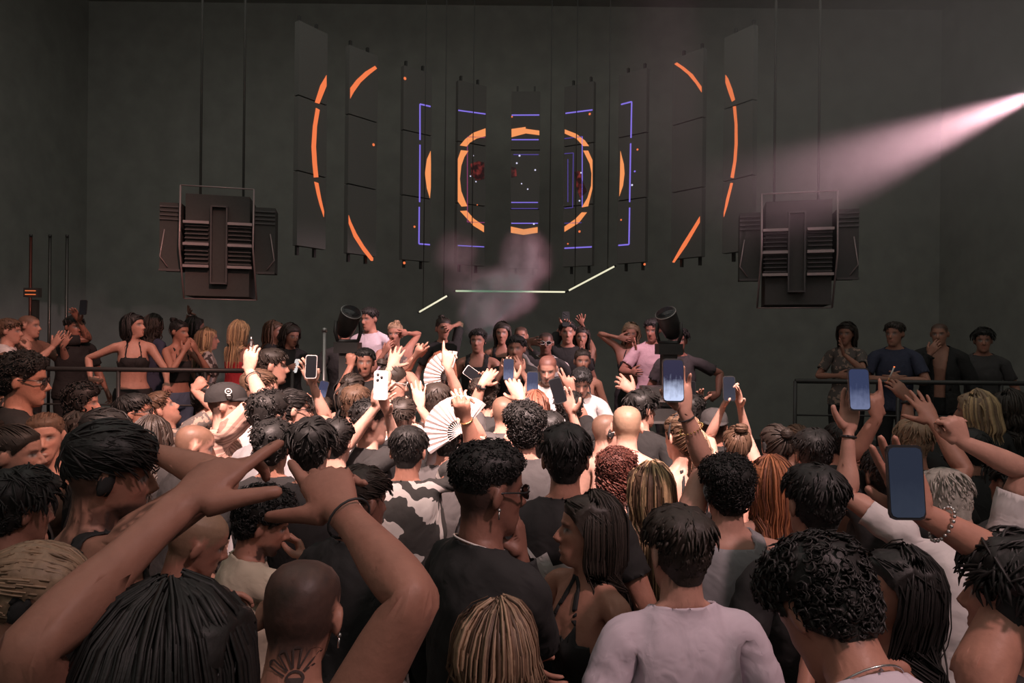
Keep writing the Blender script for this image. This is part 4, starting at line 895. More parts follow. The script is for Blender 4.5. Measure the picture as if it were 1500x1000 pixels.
    if kind in ('pony', 'bun', 'braids', 'slick2'):
        m = 160 if hi else 50; R, n, ff = roots(m); tgt = np.array(op.get('knot', (0, -.108, 1.690)) if kind != 'bun' else op.get('knot', (0, -.075, 1.752)))
        t = np.linspace(0, 1, 7)[None, :, None]; uR = ((R - HC) / HE)[:, None, :]; uT = ((tgt - HC) / HE)[None, None, :]; q = uR * (1 - t) + uT * t
        lR, lT = np.linalg.norm(uR, axis=2, keepdims=True), max(1.0, min(np.linalg.norm(uT), 1.12)); q = q / np.linalg.norm(q, axis=2, keepdims=True) * (lR * (1 - t) + lT * t + .035 * np.sin(t * 3.14))
        paths = HC + q * HE
        push(paths, r.uniform(.004, .006, m) * (1.1 if hi else 2.0), 3, m)
        if kind == 'pony':
            mode = 'pos'; m = 70 if hi else 26; t = np.linspace(0, 1, 12)[None, :, None]; sp = r.normal(size=(m, 1, 3)) * np.array([.014, .010, .012])
            L = op.get('tail', .32) * r.uniform(.8, 1.1, (m, 1, 1))
            paths = tgt + sp * (.35 + 1.1 * np.sin(t * 2.6)) + np.array([0, -1, 0]) * (.055 * np.sin(np.minimum(t * 3.2, 1.57))) - np.array([0, 0, 1]) * L * t ** 1.15 + np.array([1, 0, 0]) * .012 * np.sin(t * 12 + r.uniform(0, 6, (m, 1, 1))) * op.get('curl', .5)
            push(paths, r.uniform(.006, .010, m) * (1 if hi else 1.5), 4, m)
        if kind == 'bun':
            m = 60 if hi else 24; ph = r.uniform(0, 6.28, (m, 1)); t = np.linspace(0, 4.5, 9)[None, :]; tilt = r.uniform(-1, 1, (m, 1)); br = op.get('size', .034)
            rr = br * np.sqrt(np.maximum(1 - tilt ** 2 * .8, .1))
            paths = tgt + np.array([0, -.012, .014]) + np.stack([rr * np.cos(ph + t), rr * np.sin(ph + t), br * .75 * tilt + 0 * t], 2)
            push(paths, r.uniform(.007, .011, m), 4, m)
    return np.vstack(Vs), np.vstack(Fs), np.vstack(Cs), mode
def face_colour(P, tone, op):
    """skin colours by place: lips, eyes, brows, beard, nails, ink"""
    x, y, z = P.T; ax = np.abs(x); C = np.tile(np.array(TONES[tone]), (len(P), 1))
    C *= (1 + .05 * wob(P, 40, 3))[:, None]
    face = (y > .045) & (z > 1.5)
    def mixin(m, c): C[:] = C * (1 - m[:, None]) + np.array(c) * m[:, None]
    base = np.array(TONES[tone])
    red = np.exp(-(((ax - .04) / .02) ** 2 + ((z - 1.605) / .02) ** 2)) * face * .35; mixin(red, base * np.array([1.08, .82, .78]))
    if op.get('beard'):
        b = ss(1.585, 1.565, z + .35 * np.maximum(0, .05 - y) - .25 * np.maximum(0, ax - .04)) * (y > .0) * (z > 1.515 - .01) * (1 - np.exp(-((x / .024) ** 2 + ((z - 1.566) / .007) ** 2)))
        mu = np.exp(-((x / .026) ** 2 + ((z - 1.581) / .007) ** 2)) * face
        mixin(np.clip(np.maximum(b, mu), 0, 1) * op['beard'], HCOL[op.get('bcol', 'dark')])
    if op.get('scalp'):
        hcol, amt, soft = op['scalp']; f = np.where((z > 1.5) & (ax < .11), hairline(P, 'full'), -1)
        mixin(ss(-soft, soft, f) * np.clip(amt * (1 + .05 * wob(P, 260, 4)), 0, 1), HCOL[hcol])
    lip = np.exp(-((x / .019) ** 4 + ((z - 1.5665) / .0075) ** 4)) * face; mixin(lip * .75, base * np.array([.85, .48, .46]) if not op.get('lips') else op['lips'])
    if op.get('smile'): mixin(np.exp(-((x / .015) ** 4 + ((z - 1.567) / .0042) ** 4)) * face, (.75, .68, .62))
    else: mixin(np.exp(-((x / .019) ** 4 + ((z - 1.5665) / .0018) ** 2)) * face * .7, base * .3)
    nos = np.exp(-(((ax - .008) / .004) ** 2 + ((z - 1.594) / .004) ** 2)) * (y > .09); mixin(nos * .7, base * .25)
    ex, ez = (ax - .031) / .0150, (z - 1.6385) / .0062
    lash = np.exp(-(((ax - .031) / .0175) ** 4 + ((z - 1.6395) / .0085) ** 4)) * face; mixin(lash * .9, base * .22)
    eye = (np.exp(-(ex ** 4 + ez ** 4)) * face); mixin(np.clip(eye * 1.5, 0, 1), (.40, .37, .35))
    iris = np.exp(-(((ax - .031) / .0062) ** 4 + ((z - 1.6385) / .0062) ** 4)) * face; mixin(iris, (.03, .018, .012))
    brow = np.exp(-(((ax - .032) / .02) ** 4 + ((z - 1.659 + .12 * np.abs(ax - .036)) / .0045) ** 2)) * face; mixin(brow * .8, HCOL[op.get('bcol', 'dark')])
    for S in (1, -1):
        for f in FN:
            (bx, by), ang, L, rd = FING[f]; d = np.array([math.cos(math.radians(ang)), math.sin(math.radians(ang))]); e = np.array([bx, by]) + d * (sum(L) - .009)
            nl = np.exp(-(((x * S - e[0]) / .006) ** 2 + ((y - e[1]) / .006) ** 2)) * (z > JZ + .002); mixin(nl * .6, op.get('nails', base * np.array([1.2, 1.15, 1.15])))
    if op.get('ink'):
        for (S, x0, x1) in op['ink']:
            pat = (wob(P, 130, 5) + .6 * wob(P, 240, 8) > -.05) * .8 * (x * S > x0) * (x * S < x1) * (z > 1.25) * (1 if x0 > .1 else (z > 1.46) * (z < 1.56)); mixin(pat, base * .22)
    return np.clip(C, 0.004, 1)
def set_attr(me, name, C):
    if C.shape[1] == 3 and name == 'Col':
        a = me.attributes.new(name, 'FLOAT_COLOR', 'POINT'); a.data.foreach_set('color', np.hstack([C, np.ones((len(C), 1))]).astype(np.float32).ravel())
    else:
        a = me.attributes.new(name, 'FLOAT_VECTOR', 'POINT'); a.data.foreach_set('vector', C.astype(np.float32).ravel())
PEOPLE = []
def rest_of(P, sex, bulk, S, k):
    """template point -> this body's rest point (sex, build, size, leg length)"""
    Q = morph(P, sex, bulk) * S; zc = .90 * S
    Q[:, 2] = np.where(Q[:, 2] < zc, Q[:, 2] * k, Q[:, 2] + zc * (k - 1))
    return Q
PRESET = {  # wrist in the person's own frame (x to the right side, y ahead, z from the shoulder), elbow direction, hand, hand direction, palm
    'down': ((.17, .04, -.50), (.3, -1, 0), 'relaxed', None, (-1, 0, 0)), 'hip': ((.22, .05, -.33), (1, -.6, 0), 'fist', (-.7, .5, -.3), (-.6, -.4, 0)),
    'chest': ((-.02, .26, -.16), (.7, -.3, -.8), 'grip', (-.5, .7, .4), (-.7, -.3, .1)), 'chin': ((-.08, .22, .02), (.6, .2, -1), 'relaxed', (-.5, .1, .8), (-.2, -1, 0)),
    'front': ((.06, .34, -.24), (.6, -.3, -.8), 'relaxed', (-.2, 1, .1), (-.3, 0, -1)), 'cross': ((-.12, .22, -.22), (.6, .2, -.8), 'relaxed', (-1, .1, 0), (0, -1, 0)),
    'mouth': ((-.10, .20, .04), (.5, .3, -1), 'pinch', (-.6, -.1, .8), (-.4, -1, .1)), 'clap': ((-.10, .32, .02), (.7, 0, -.8), 'open', (-.1, .5, .9), (-1, .1, 0)),
    'up': ((.16, .18, .44), (1, -.2, 0), 'open', None, (0, 1, 0)), 'rail': ((.14, .36, -.34), (.6, -.6, -.4), 'grip', (0, .8, -.5), (0, -.3, -1))}
def person(label, px, py, h, yaw=0, head=(0, 0, 0), sex='m', tone='fair', hair='short', hcol='dark', hl=None, top=('tee', 'black'), bottom=('trousers', 'black'), R='down', L='down', lod='lo', floor=0.0, d=None, bulk=1.0, lean=4, side=0, twist=0, face=None, extra=None, group=None, seed=None):
    d = d or 240.0 / h
    PEOPLE.append(dict(label=label, px=px, px0=px, py=py, yaw=yaw, headr=head, sex=sex, tone=tone, hair=hair, hcol=hcol, hl=hl, top=top, bottom=bottom, arms={'R': R, 'L': L}, lod=lod, floor=floor, d=d, d0=d, bulk=bulk, lean=lean, side=side, twist=twist, face=face or {}, extra=extra or [], group=group, seed=seed or (len(PEOPLE) * 7 + 3)))
    return PEOPLE[-1]
def spread_out(mind=.46):
    """keep neighbours apart by letting them stand a little nearer or farther along their line of sight"""
    for p in PEOPLE: a, b = depth_range(p); p['d'] = p['d0'] = min(max(p['d'], a), b)
    for it in range(400):
        mv = 0
        pos = [at(p['px'], p['py'], p['d']) for p in PEOPLE]
        for i in range(len(PEOPLE)):
            for j in range(i):
                a, b = pos[i], pos[j]
                if PEOPLE[i]['floor'] != PEOPLE[j]['floor']: continue
                dx, dy = a[0] - b[0], a[1] - b[1]
                ex, ey = dx / mind, dy / (mind * .76)
                q = math.hypot(ex, ey)
                if q < 1:
                    s = .02 * (1 if (dy > 0 or (dy == 0 and i > j)) else -1)
                    for p, sg, o in ((PEOPLE[i], s, 1 if dx > 0 else -1), (PEOPLE[j], -s, -1 if dx > 0 else 1)):
                        if abs(p['px'] + .1 * o - p['px0']) < 9 and p['d'] > 2.4: p['px'] += .1 * o
                        nd = p['d'] + sg
                        if abs(nd / p['d0'] - 1) < .20 and depth_range(p)[0] <= nd <= depth_range(p)[1]: p['d'] = nd; mv += 1
                    pos[i] = at(PEOPLE[i]['px'], PEOPLE[i]['py'], PEOPLE[i]['d']); pos[j] = at(PEOPLE[j]['px'], PEOPLE[j]['py'], PEOPLE[j]['d'])
        if not mv: break
def depth_range(p):
    """each person stays on the floor level they stand on"""
    x = (p['px'] - 750) / FPX * p['d']
    if p['floor'] == DJZ: return 5.42, 6.32
    if p['floor'] > .5: return (6.72 if -2 < x < 2.4 else 6.45), 8.5
    return .7, (4.82 if -.2 < x < 1.85 else 5.08 if -2.0 < x < 2.6 else 5.8)
WARN = []
def build_person(p):
    lod, sex, bulk = p['lod'], p['sex'], p['bulk']
    tgt = at(p['px'], p['py'], p['d'])                                        # where the middle of the head is
    zt = tgt[2] - p['floor']
    S = float(np.clip((zt + .11) / 1.75, .95, 1.06)) * (.96 if sex == 'f' else 1.0)
    S *= p.get('scale', 1.0)
    J0 = {b: rest_of(v[None], sex, 1.0, S, 1.0)[0] for b, v in REST.items()}
    G = pose_person(dict(lean=p['lean'], side=p['side'], twist=p['twist'], head=p['headr']), J0, S)
    hc0 = np.array([0, .0, 1.632]) * S; Rh, ph = G['head']; hc = ph + Rh @ (hc0 - J0['head'])
    dz = zt - hc[2]; k = 1 + dz / (.90 * S)
    if not .72 < k < 1.3: WARN.append('%s leg factor %.2f' % (p['label'], k))
    k = min(max(k, .6), 1.4)
    J = {b: v + np.array([0, 0, .90 * S * (k - 1)]) for b, v in J0.items()}
    G = pose_person(dict(lean=p['lean'], side=p['side'], twist=p['twist'], head=p['headr']), J, S)
    Rz = rot((0, 0, 1), p['yaw']); off = Rz @ np.array([hc[0], hc[1], 0])
    loc = np.array([tgt[0] - off[0], tgt[1] - off[1], p['floor']])
    toloc = lambda w: Rz.T @ (np.asarray(w) - loc)
    hands = {}
    for Sd in 'RL':
        a = p['arms'][Sd]; s = 1 if Sd == 'R' else -1
        Rc, pc = G['chest']; sh = pc + Rc @ (J[Sd + 'upper'] - J['chest'])
        if isinstance(a, str): a = (a, {})
        if a[0] in PRESET:
            w, pole, hd, hdir, palm = PRESET[a[0]]; op = a[1] if len(a) > 1 else {}
            m = np.array([s, 1, 1.]); Rb = Rc if a[0] not in ('down',) else np.eye(3)
            t = sh + Rb @ (np.array(w) * m * S); pole = np.array(pole) * m; hd = op.get('hand', hd)
            hdir = None if hdir is None else np.array(hdir) * m; palm = np.array(palm) * m
            if 'palm' in op: palm = Rz.T @ np.array(op['palm'], float)
        else:                                                                   # (x, y, depth offset, hand, options): where the wrist is seen
            x, y, dd, hd = a[:4]; op = a[4] if len(a) > 4 else {}
            reach = .548 * S; shw = loc + Rz @ (sh + np.array([s * -.02, 0, .06]) * (1 if y < p['py'] + 40 else 0))
            o = CAM; r = at(x, y, 1.0) - o; dep = p['d'] + dd
            q = o + r * dep
            if np.linalg.norm(q - shw) > reach * .97:
                t0 = np.dot(shw - o, r) / np.dot(r, r); c = o + r * t0; m = np.linalg.norm(c - shw)
                if m < reach * .97:
                    q = c + r / np.linalg.norm(r) * math.sqrt((reach * .97) ** 2 - m ** 2) * (1 if dep > t0 else -1)
                else: q = c; WARN.append('%s arm %s short by %.2f' % (p['label'], Sd, m - reach))
            t = toloc(q); pole = Rz.T @ np.array(op.get('pole', (s * .8 * math.cos(math.radians(p['yaw'])), -.2, -.5)), float)
            hdir = None if 'dir' not in op else Rz.T @ np.array(op['dir'], float); palm = Rz.T @ np.array(op.get('palm', (0, 1, 0)), float)
        pose_arm(G, J, Sd, t, pole, hd, hdir, palm, S)
        hands[Sd] = (loc + Rz @ G[Sd + 'hand'][1], Rz @ G[Sd + 'hand'][0])
    root = empty('person', tuple(loc), math.radians(p['yaw']))
    tag(root, p['label'], 'person', p['group'] or 'people in the club crowd')
    # body
    V, T, N = TEMPL[lod]; W, A = body_w(lod); Q = rest_of(V, sex, bulk, S, k)
    worn = [g for g in (p['top'], p['bottom']) if g]
    Nr = vnormals(Q, T)
    for g in worn: Q = Q - Nr * ((.005 if g[0] in ('bra', 'croptop', 'halter', 'shorts') else .014) * ss(.0, .02, garment_field(g[0], V)))[:, None]
    B = skin(Q, W, G, J)
    ax = np.abs(V[:, 0]); msk = np.exp(-(((ax - .17) / .07) ** 2 + ((V[:, 2] - 1.40) / .09) ** 2))
    B = lap(B, A, msk, 5)
    fo = dict(p['face']); fo.setdefault('bcol', p['hcol'] if p['hcol'] in ('black', 'dark', 'brown', 'auburn', 'light') else 'brown')
    hk = p['hair'] if isinstance(p['hair'], str) else (p['hair'] or ['none'])[0]
    if hk != 'none': fo['scalp'] = (p['hcol'], {'buzz': .86, 'fade': .75, 'curlyfade': .8, 'undercut': .7}.get(hk, 1.0), .012 if hk in ('buzz', 'fade', 'curlyfade', 'undercut') else .004)
    ob = mesh_obj('body', B, T, SKIN, root); set_attr(ob.data, 'Col', face_colour(V, p['tone'], fo))
    # clothes
    res = dict(root=root, J=J, G=G, loc=loc, Rz=Rz, hands=hands, S=S, k=k, p=p, body=ob, T=T)
    parts = [(g[0], g[1]) for g in worn]
    if p['bottom']: parts.append(('shoes', 'black'))
    for kind, mname in parts:
        P, F, NN, GA, Bd, GW = garment(kind, 'lo' if kind in ('trousers', 'shoes') else lod)
        q = rest_of(P, sex, bulk, S, k); qn = vnormals(q, F)
        q = dress_shape_q(kind, P, q, qn)
        inner = np.ones(len(P)); inner[np.unique(Bd)] = .0
        if kind in ('tee', 'longsleeve', 'jacket', 'tank', 'dress', 'trousers'): q = lap(q, GA, inner, 3 if lod == 'lo' else 6, .5, qn)
        q = skin(q, GW, G, J)
        m2 = np.exp(-(((np.abs(P[:, 0]) - .17) / .08) ** 2 + ((P[:, 2] - 1.40) / .1) ** 2)) * inner; q = lap(q, GA, m2, 4)
        nrm = vnormals(q, F)
        if kind in ('tee', 'longsleeve', 'jacket', 'tank', 'trousers', 'dress'):
            q = q + nrm * (.0045 * wob(P * np.array([1, 1, .6]), 38, p['seed']) * (1.0 if lod == 'hi' else .7))[:, None]
        # turned-in hem gives the cloth its thickness
        bi = np.unique(Bd); mp = {b: len(q) + i for i, b in enumerate(bi)}
        rim = q[bi] - nrm[bi] * .007
        F2 = np.array([(b, a, mp[b]) for a, b in Bd] + [(a, mp[a], mp[b]) for a, b in Bd], dtype=int)
        nm = {'tee': 't_shirt', 'longsleeve': 'sweater', 'jacket': 'jacket', 'tank': 'tank_top', 'bra': 'bra_top', 'croptop': 'crop_top', 'dress': 'dress', 'halter': 'halter_top', 'trousers': 'trousers', 'shorts': 'shorts', 'shoes': 'shoes'}[kind]
        oc = mesh_obj(nm, np.vstack([q, rim]), np.vstack([F, F2]), CLOTH(mname), root); set_attr(oc.data, 'rest', np.vstack([P, P[bi]]))
        if kind == (p['top'] or ('',))[0]: res['top'] = (oc, q, F)
    # hair
    if p['hair'] and (p['hair'] if isinstance(p['hair'], str) else p['hair'][0]) != 'buzz':
        HV, HF, Cc, mode = make_hair(p['hair'], p['hcol'], lod, p['seed'], p['hl'])
        HQ = rest_of(HV, sex, 1.0, S, k)
        if mode == 'head': R, q = G['head']; HQ = (HQ - J['head']) @ R.T + q
        else:
            Wt = np.zeros((len(HV), len(BN))); a = ss(1.40, 1.54, HV[:, 2]); Wt[:, 4] = a; Wt[:, 2] = 1 - a
            HQ = skin(HQ, Wt, G, J)
        oh = mesh_obj('hair', HQ, HF, HAIR, root); set_attr(oh.data, 'Col', np.clip(Cc, .004, 1))
    for e in p['extra']:
        e[0](res, **(e[1] if len(e) > 1 else {}))
    return res
def dress_shape_q(kind, P, q, n):
    t0, t1 = LOOSE[kind]; z = P[:, 2]; ax = np.abs(P[:, 0])
    lo = np.clip((1.32 - z) / .35, 0, 1) if kind not in ('trousers', 'shoes', 'shorts') else .5 + 0 * z
    lo = np.where((ax > .2) & (z > 1.25), np.clip((ax - .2) / .2, 0, 1) * .8, lo)
    return q + n * (t0 + (t1 - t0) * lo)[:, None]
# -------- things worn: modelled on the template, carried along by the bones
def worn(res, name, mb, mat, bone=None, smooth=True):
    V = np.vstack(mb.V); p = res['p']; Q = rest_of(V, p['sex'], 1.0, res['S'], res['k'])
    if bone: R, q = res['G'][bone]; Q = (Q - res['J'][bone]) @ R.T + q
    else: Q = skin(Q, weights(V), res['G'], res['J'])
    return mesh_obj(name, Q, mb.F, mat, res['root'], smooth)
def sunglasses(res, up=False, frame='black', lens='lens', z=1.640, y=.0):
    dz = .075 if up else 0; dy = -.045 if up else 0
    f = MB(); l = MB()
    for s in (1, -1):
        c = np.array([s * .033, .104 + dy + y, z + dz]); pts = [c + np.array([.026 * math.cos(q), -.010 * abs(math.cos(q)) ** 2 * (1 if math.cos(q) * s > 0 else 0), .0185 * math.sin(q)]) for q in np.linspace(0, 2 * math.pi, 15)]
        f.tube(pts, .0026, 5)
        n = 14; ring = pts[:n]; l.add([c + np.array([0, .003, 0])] + ring, [(0, 1 + i, 1 + (i + 1) % n) for i in range(n)]); l.add([c - np.array([0, .002, 0])] + ring, [(0, 1 + (i + 1) % n, 1 + i) for i in range(n)])
        f.tube([c + (s * .025, -.006, .006), c + (s * .046, -.03, .006), (s * .083, .0 + dy, z + dz + .008), (s * .083, -.02 + dy, z + dz - .004)], .0026, 5)
    f.tube([(-.008, .106 + dy + y, z + dz + .004), (.008, .106 + dy + y, z + dz + .004)], .0028, 5)
    g = worn(res, 'sunglasses', f, plain('frame_' + frame, {'black': (.02, .02, .02), 'white': (.75, .72, .7)}[frame], .3), 'head')
    worn_child(res, 'lens', l, plain(lens, (.012, .012, .014), .08, spec=.8), 'head', g)
def worn_child(res, name, mb, mat, bone, parent):
    o = worn(res, name, mb, mat, bone); o.parent = parent; return o
def cap(res, col='black', back=False, logo=False):
    P, F, N = scalp('cap', res['p']['lod']); q = P + (P - HC) / np.linalg.norm(P - HC, axis=1, keepdims=True) * .017
    m = MB(); m.add(q, [tuple(t) for t in F])
    c = worn(res, 'cap', m, CLOTH(col), 'head'); set_attr(c.data, 'rest', q)
    b = MB(); s = -1 if back else 1; V = []; n = 12
    for i in range(n + 1):
        a = math.pi * i / n; ca, sa = math.cos(a), math.sin(a)
        V += [(.078 * ca, s * (.02 + .085 * sa), 1.682), (.082 * ca, s * (.03 + .150 * sa), 1.672 + .006 * ca * ca - .008), (.082 * ca, s * (.03 + .150 * sa), 1.660 + .006 * ca * ca - .006), (.078 * ca, s * (.02 + .085 * sa), 1.676)]
    Fb = [(i * 4 + k, i * 4 + (k + 1) % 4, (i + 1) * 4 + (k + 1) % 4, (i + 1) * 4 + k) for i in range(n) for k in range(4)]
    b.add(V, Fb); br = worn_child(res, 'brim', b, CLOTH(col), 'head', c); set_attr(br.data, 'rest', np.array(V))
    if logo:
        g = MB()
        ctr = np.array([.0, .108, 1.715]) if not isinstance(logo, tuple) else np.array(logo)
        u = unit(np.cross((0, 0, 1), ctr - HC)); n_ = unit(ctr - HC); v = np.cross(n_, u)
        pts = [ctr + n_ * .008 + u * .016 * math.cos(t) + v * .016 * math.sin(t) for t in np.linspace(0, 2 * math.pi, 17)]
        g.tube(pts, .0028, 5)
        g.box(ctr + n_ * .008, (.012, .004, .006), np.stack([u, n_, v], 1)); g.box(ctr + n_ * .008 - v * .025, (.018, .004, .005), np.stack([u, n_, v], 1))
        worn_child(res, 'emblem', g, plain('print_white', (.7, .68, .66), .7), 'head', c)
def ring_pts(fn, n): return [fn(t) for t in np.linspace(0, 2 * math.pi, n + 1)]
def necklace(res, beads=False, mat='pearl', drop=0.0, r=.0035):
    fs = .90 if res['p']['sex'] == 'f' else 1.0
    fn = lambda t: np.array([fs * .072 * math.cos(t), -.014 + fs * .070 * math.sin(t), 1.494 - .020 * math.sin(t) - drop * max(0, math.sin(t)) + .004])
    m = MB()
    if beads:
        for t in np.linspace(0, 2 * math.pi, 46)[:-1]: m.ball(fn(t), r * 1.25, 6, 5)
    else: m.tube(ring_pts(fn, 28), r, 6)
    worn(res, 'necklace', m, plain(*JEWEL[mat]))
JEWEL = {'pearl': ('pearl', (.75, .68, .64), .3), 'silver': ('silver', (.6, .57, .55), .25, .9), 'gold': ('gold', (.75, .5, .2), .25, .9), 'dark': ('dark_cord', (.03, .028, .028), .6), 'red': ('red_cord', (.4, .05, .05), .6), 'white': ('white_band', (.75, .72, .7), .6)}
def bracelet(res, side='R', mat='dark', x=.700, r=.0035, beads=False, w=1.0):
    s = 1 if side == 'R' else -1; f = 1.10 if res['p']['sex'] == 'm' else .98
    fn = lambda t: np.array([s * x, f * (.0295 + .25 * max(0, .70 - x)) * math.cos(t), JZ + f * (.0245 + .22 * max(0, .70 - x)) * math.sin(t)])
    m = MB()
    if beads:
        for t in np.linspace(0, 2 * math.pi, 22)[:-1]: m.ball(fn(t), r * 1.3, 6, 5)
    else: m.tube(ring_pts(fn, 18), r, 6)
    worn(res, 'bracelet', m, plain(*JEWEL[mat]))
def watch(res, side='R', mat='dark'):
    s = 1 if side == 'R' else -1; f = 1.10 if res['p']['sex'] == 'm' else .98; m = MB()
    fn = lambda t: np.array([s * .695, f * .031 * math.cos(t), JZ + f * .026 * math.sin(t)])
    V = []; 
    for t in np.linspace(0, 2 * math.pi, 17)[:-1]:
        c = fn(t); o = np.array([0, .003 * math.cos(t), .003 * math.sin(t)])
        V += [c - (.009, 0, 0), c + (.009, 0, 0), c + o + (.009, 0, 0), c + o - (.009, 0, 0)]
    m.add(V, [(i * 4 + k, i * 4 + (k + 1) % 4, ((i + 1) % 16) * 4 + (k + 1) % 4, ((i + 1) % 16) * 4 + k) for i in range(16) for k in range(4)])
    w = worn(res, 'wristwatch', m, plain(*JEWEL[mat]))
    d = MB(); d.tube([(s * .695, 0, JZ + .026), (s * .695, 0, JZ + .037)], .017, 12); worn_child(res, 'dial', d, plain('watch_dial', (.05, .05, .05), .2, .6), None, w)
def earring(res, side='R', mat='silver', hoop=False):
    s = 1 if side == 'R' else -1; m = MB()
    if hoop: m.tube([np.array([s * .086, -.006 + .016 * math.sin(t), 1.587 + .016 * math.cos(t)]) for t in np.linspace(0, 6.28, 13)], .0018, 5)
    else: m.ball((s * .084, -.004, 1.604), .005); m.tube([(s * .084, -.004, 1.602), (s * .085, -.004, 1.580)], .0025, 5)
    worn(res, 'earring', m, plain(*JEWEL[mat]), 'head')
def headband(res, col='white'):
    m = MB(); fn = lambda t: np.array([.089 * math.cos(t), -.01, 1.655 + .112 * math.sin(t)])
    m.tube([fn(t) for t in np.linspace(-.2, math.pi + .2, 20)], .006, 6)
    worn(res, 'headband', m, CLOTH(col), 'head')
def strap(res, pts, mat='black', w=.012, name='strap'):
    """band over the bare torso; pts on the template"""
    m = MB(); m.tube(pts, w, 6, .35); o = worn(res, name, m, CLOTH(mat)); set_attr(o.data, 'rest', np.vstack(m.V))
# -------- flat print laid onto cloth or skin
def print_on(res, polys, centre, size, mat, name='print', from_dir=None, on='top', sub=3):
    """polys: 2-D outlines in units of size around a template point; laid on the posed surface from behind (or in front)"""
    p = res['p']; c = rest_of(np.array([centre], float), p['sex'], p['bulk'], res['S'], res['k']); W = weights(np.array([centre], float))
    c = skin(c, W, res['G'], res['J'])[0]; X = (W @ np.stack([res['G'][b][0].ravel() for b in BN])).reshape(3, 3)
    front = centre[1] > 0; s = -1 if front else 1
    ux, uz = X @ np.array([s * 1., 0, 0]), X @ np.array([0, 0, 1.]); n = X @ np.array([0, -s * 1., 0])
    src = res['top'] if on == 'top' else (res['body'],)
    me = src[0].data; bvh = BVHTree.FromPolygons([v.co[:] for v in me.vertices], [q.vertices[:] for q in me.polygons])
    bm = bmesh.new()
    for poly in polys:
        vs = [bm.verts.new((q[0] * size, q[1] * size, 0)) for q in poly]
        try: bm.faces.new(vs)
        except ValueError: pass
    bmesh.ops.triangulate(bm, faces=bm.faces[:])
    for _ in range(sub):
        es = [e for e in bm.edges if e.calc_length() > .022]
        if es: bmesh.ops.subdivide_edges(bm, edges=es, cuts=1); bmesh.ops.triangulate(bm, faces=bm.faces[:])
    bad = []
    for v in bm.verts:
        o = c + ux * v.co.x + uz * v.co.y + n * .25
        h = bvh.ray_cast(Vector(o), Vector(-n), .5)
        if h[0] is None: bad.append(v); continue
        v.co = h[0] + Vector(n) * .003
    bmesh.ops.delete(bm, geom=bad, context='VERTS'); bmesh.ops.recalc_face_normals(bm, faces=bm.faces[:])
    me = bpy.data.meshes.new(name); bm.to_mesh(me); bm.free(); me.materials.append(mat)
    o = bpy.data.objects.new(name, me); COL.objects.link(o); o.parent = src[0]
    return o
def text_polys(txt):
    cu = bpy.data.curves.new('t', 'FONT'); cu.body = txt; cu.align_x = 'CENTER'; cu.align_y = 'CENTER'; cu.resolution_u = 2
    o = bpy.data.objects.new('t', cu); COL.objects.link(o); dg = bpy.context.evaluated_depsgraph_get(); me = o.evaluated_get(dg).to_mesh()
    P = [[(me.vertices[i].co.x, me.vertices[i].co.y) for i in f.vertices] for f in me.polygons]
    bpy.data.objects.remove(o); bpy.data.curves.remove(cu); return P
CL = {'black': ((.030, .029, .029),), 'charcoal': ((.065, .060, .060),), 'white': ((.72, .66, .65),), 'cream': ((.62, .52, .40),), 'grey': ((.30, .29, .30),), 'lilac': ((.60, .52, .58),), 'pink': ((.62, .42, .46),), 'red': ((.50, .045, .055),), 'navy': ((.05, .055, .09),), 'denim': ((.12, .16, .24),), 'lightdenim': ((.22, .34, .46),), 'brown': ((.20, .11, .08),), 'tan': ((.45, .27, .16),), 'olive': ((.13, .12, .08),), 'mauve': ((.34, .24, .25),),
      'stripe': ((.06, .055, .055), (.66, .6, .58), 'stripes', 1.75, .5, .52), 'dragon': ((.055, .053, .05), (.62, .58, .55), 'swirl', 2.6, .5, .66), 'marble': ((.5, .45, .43), (.08, .07, .07), 'swirl', 3.2, .5, .62), 'floral': ((.14, .12, .11), (.42, .30, .24), 'noise', 22, .5, .56), 'thinstripe': ((.36, .22, .18), (.62, .42, .34), 'stripes', 14., .5, .5), 'rib': ((.30, .29, .30), (.26, .25, .26), 'stripes', 60., .5, .5)}
def CLOTH(n):
    c = CL[n]; return cloth('cloth_' + n, c[0], *(c[1:] if len(c) > 1 else ()))
# ---------------------------------------------------------------- the people, one by one
B, T_ = 'black', 'tee'
UP = (0, .15, 1.0)
ph = lambda label, side='R', **k: (phone, dict(label=label, side=side, **k))
# --- close to the camera
person('person with long dark hair raising both bare arms in finger gun gestures', 250, 1012, 275, sex='m', tone='olive', hair=('long', dict(zend=1.34, gap=70, vol=1.2, n=620)), hcol=B, lod='hi', bulk=.86, lean=2, side=-5, top=('tank', B),
       R=(502, 748, .20, 'gun', dict(pole=(.62, -.40, .42), dir=(-.55, .75, .45), palm=(.2, .5, -.8))), L=(262, 742, .10, 'gun', dict(pole=(-.1, -1, .2), dir=(.40, .80, .50), palm=(.1, .5, -.8))), extra=[(bracelet, dict(side='R', mat='dark', x=.69, r=.002))])
P_TAT = person('shaven-headed man with hand tattoo on his nape and bead necklaces', 440, 905, 150, head=(4, -16, 4), tone='tan', hair='buzz', hcol=B, lod='hi', bulk=1.12, lean=10, extra=[(necklace, dict(beads=True, mat='pearl')), (necklace, dict(beads=True, mat='dark', drop=.01, r=.004)), (earring, dict(side='R'))])
person('woman with loose light brown wavy hair below the man with the pale necklace', 725, 962, 142, sex='f', yaw=8, hair=('wavy', dict(zend=1.30, part=.01)), hcol='brown', hl='light', lod='hi', top=('tank', B))
person('man with short dark hair in a plain pale lilac t-shirt, back turned', 995, 812, 138, yaw=8, head=(6, -3, 0), tone='fair', hair=('short', dict(vol=1.1)), hcol='dark', lod='hi', bulk=.92, top=(T_, 'lilac'))
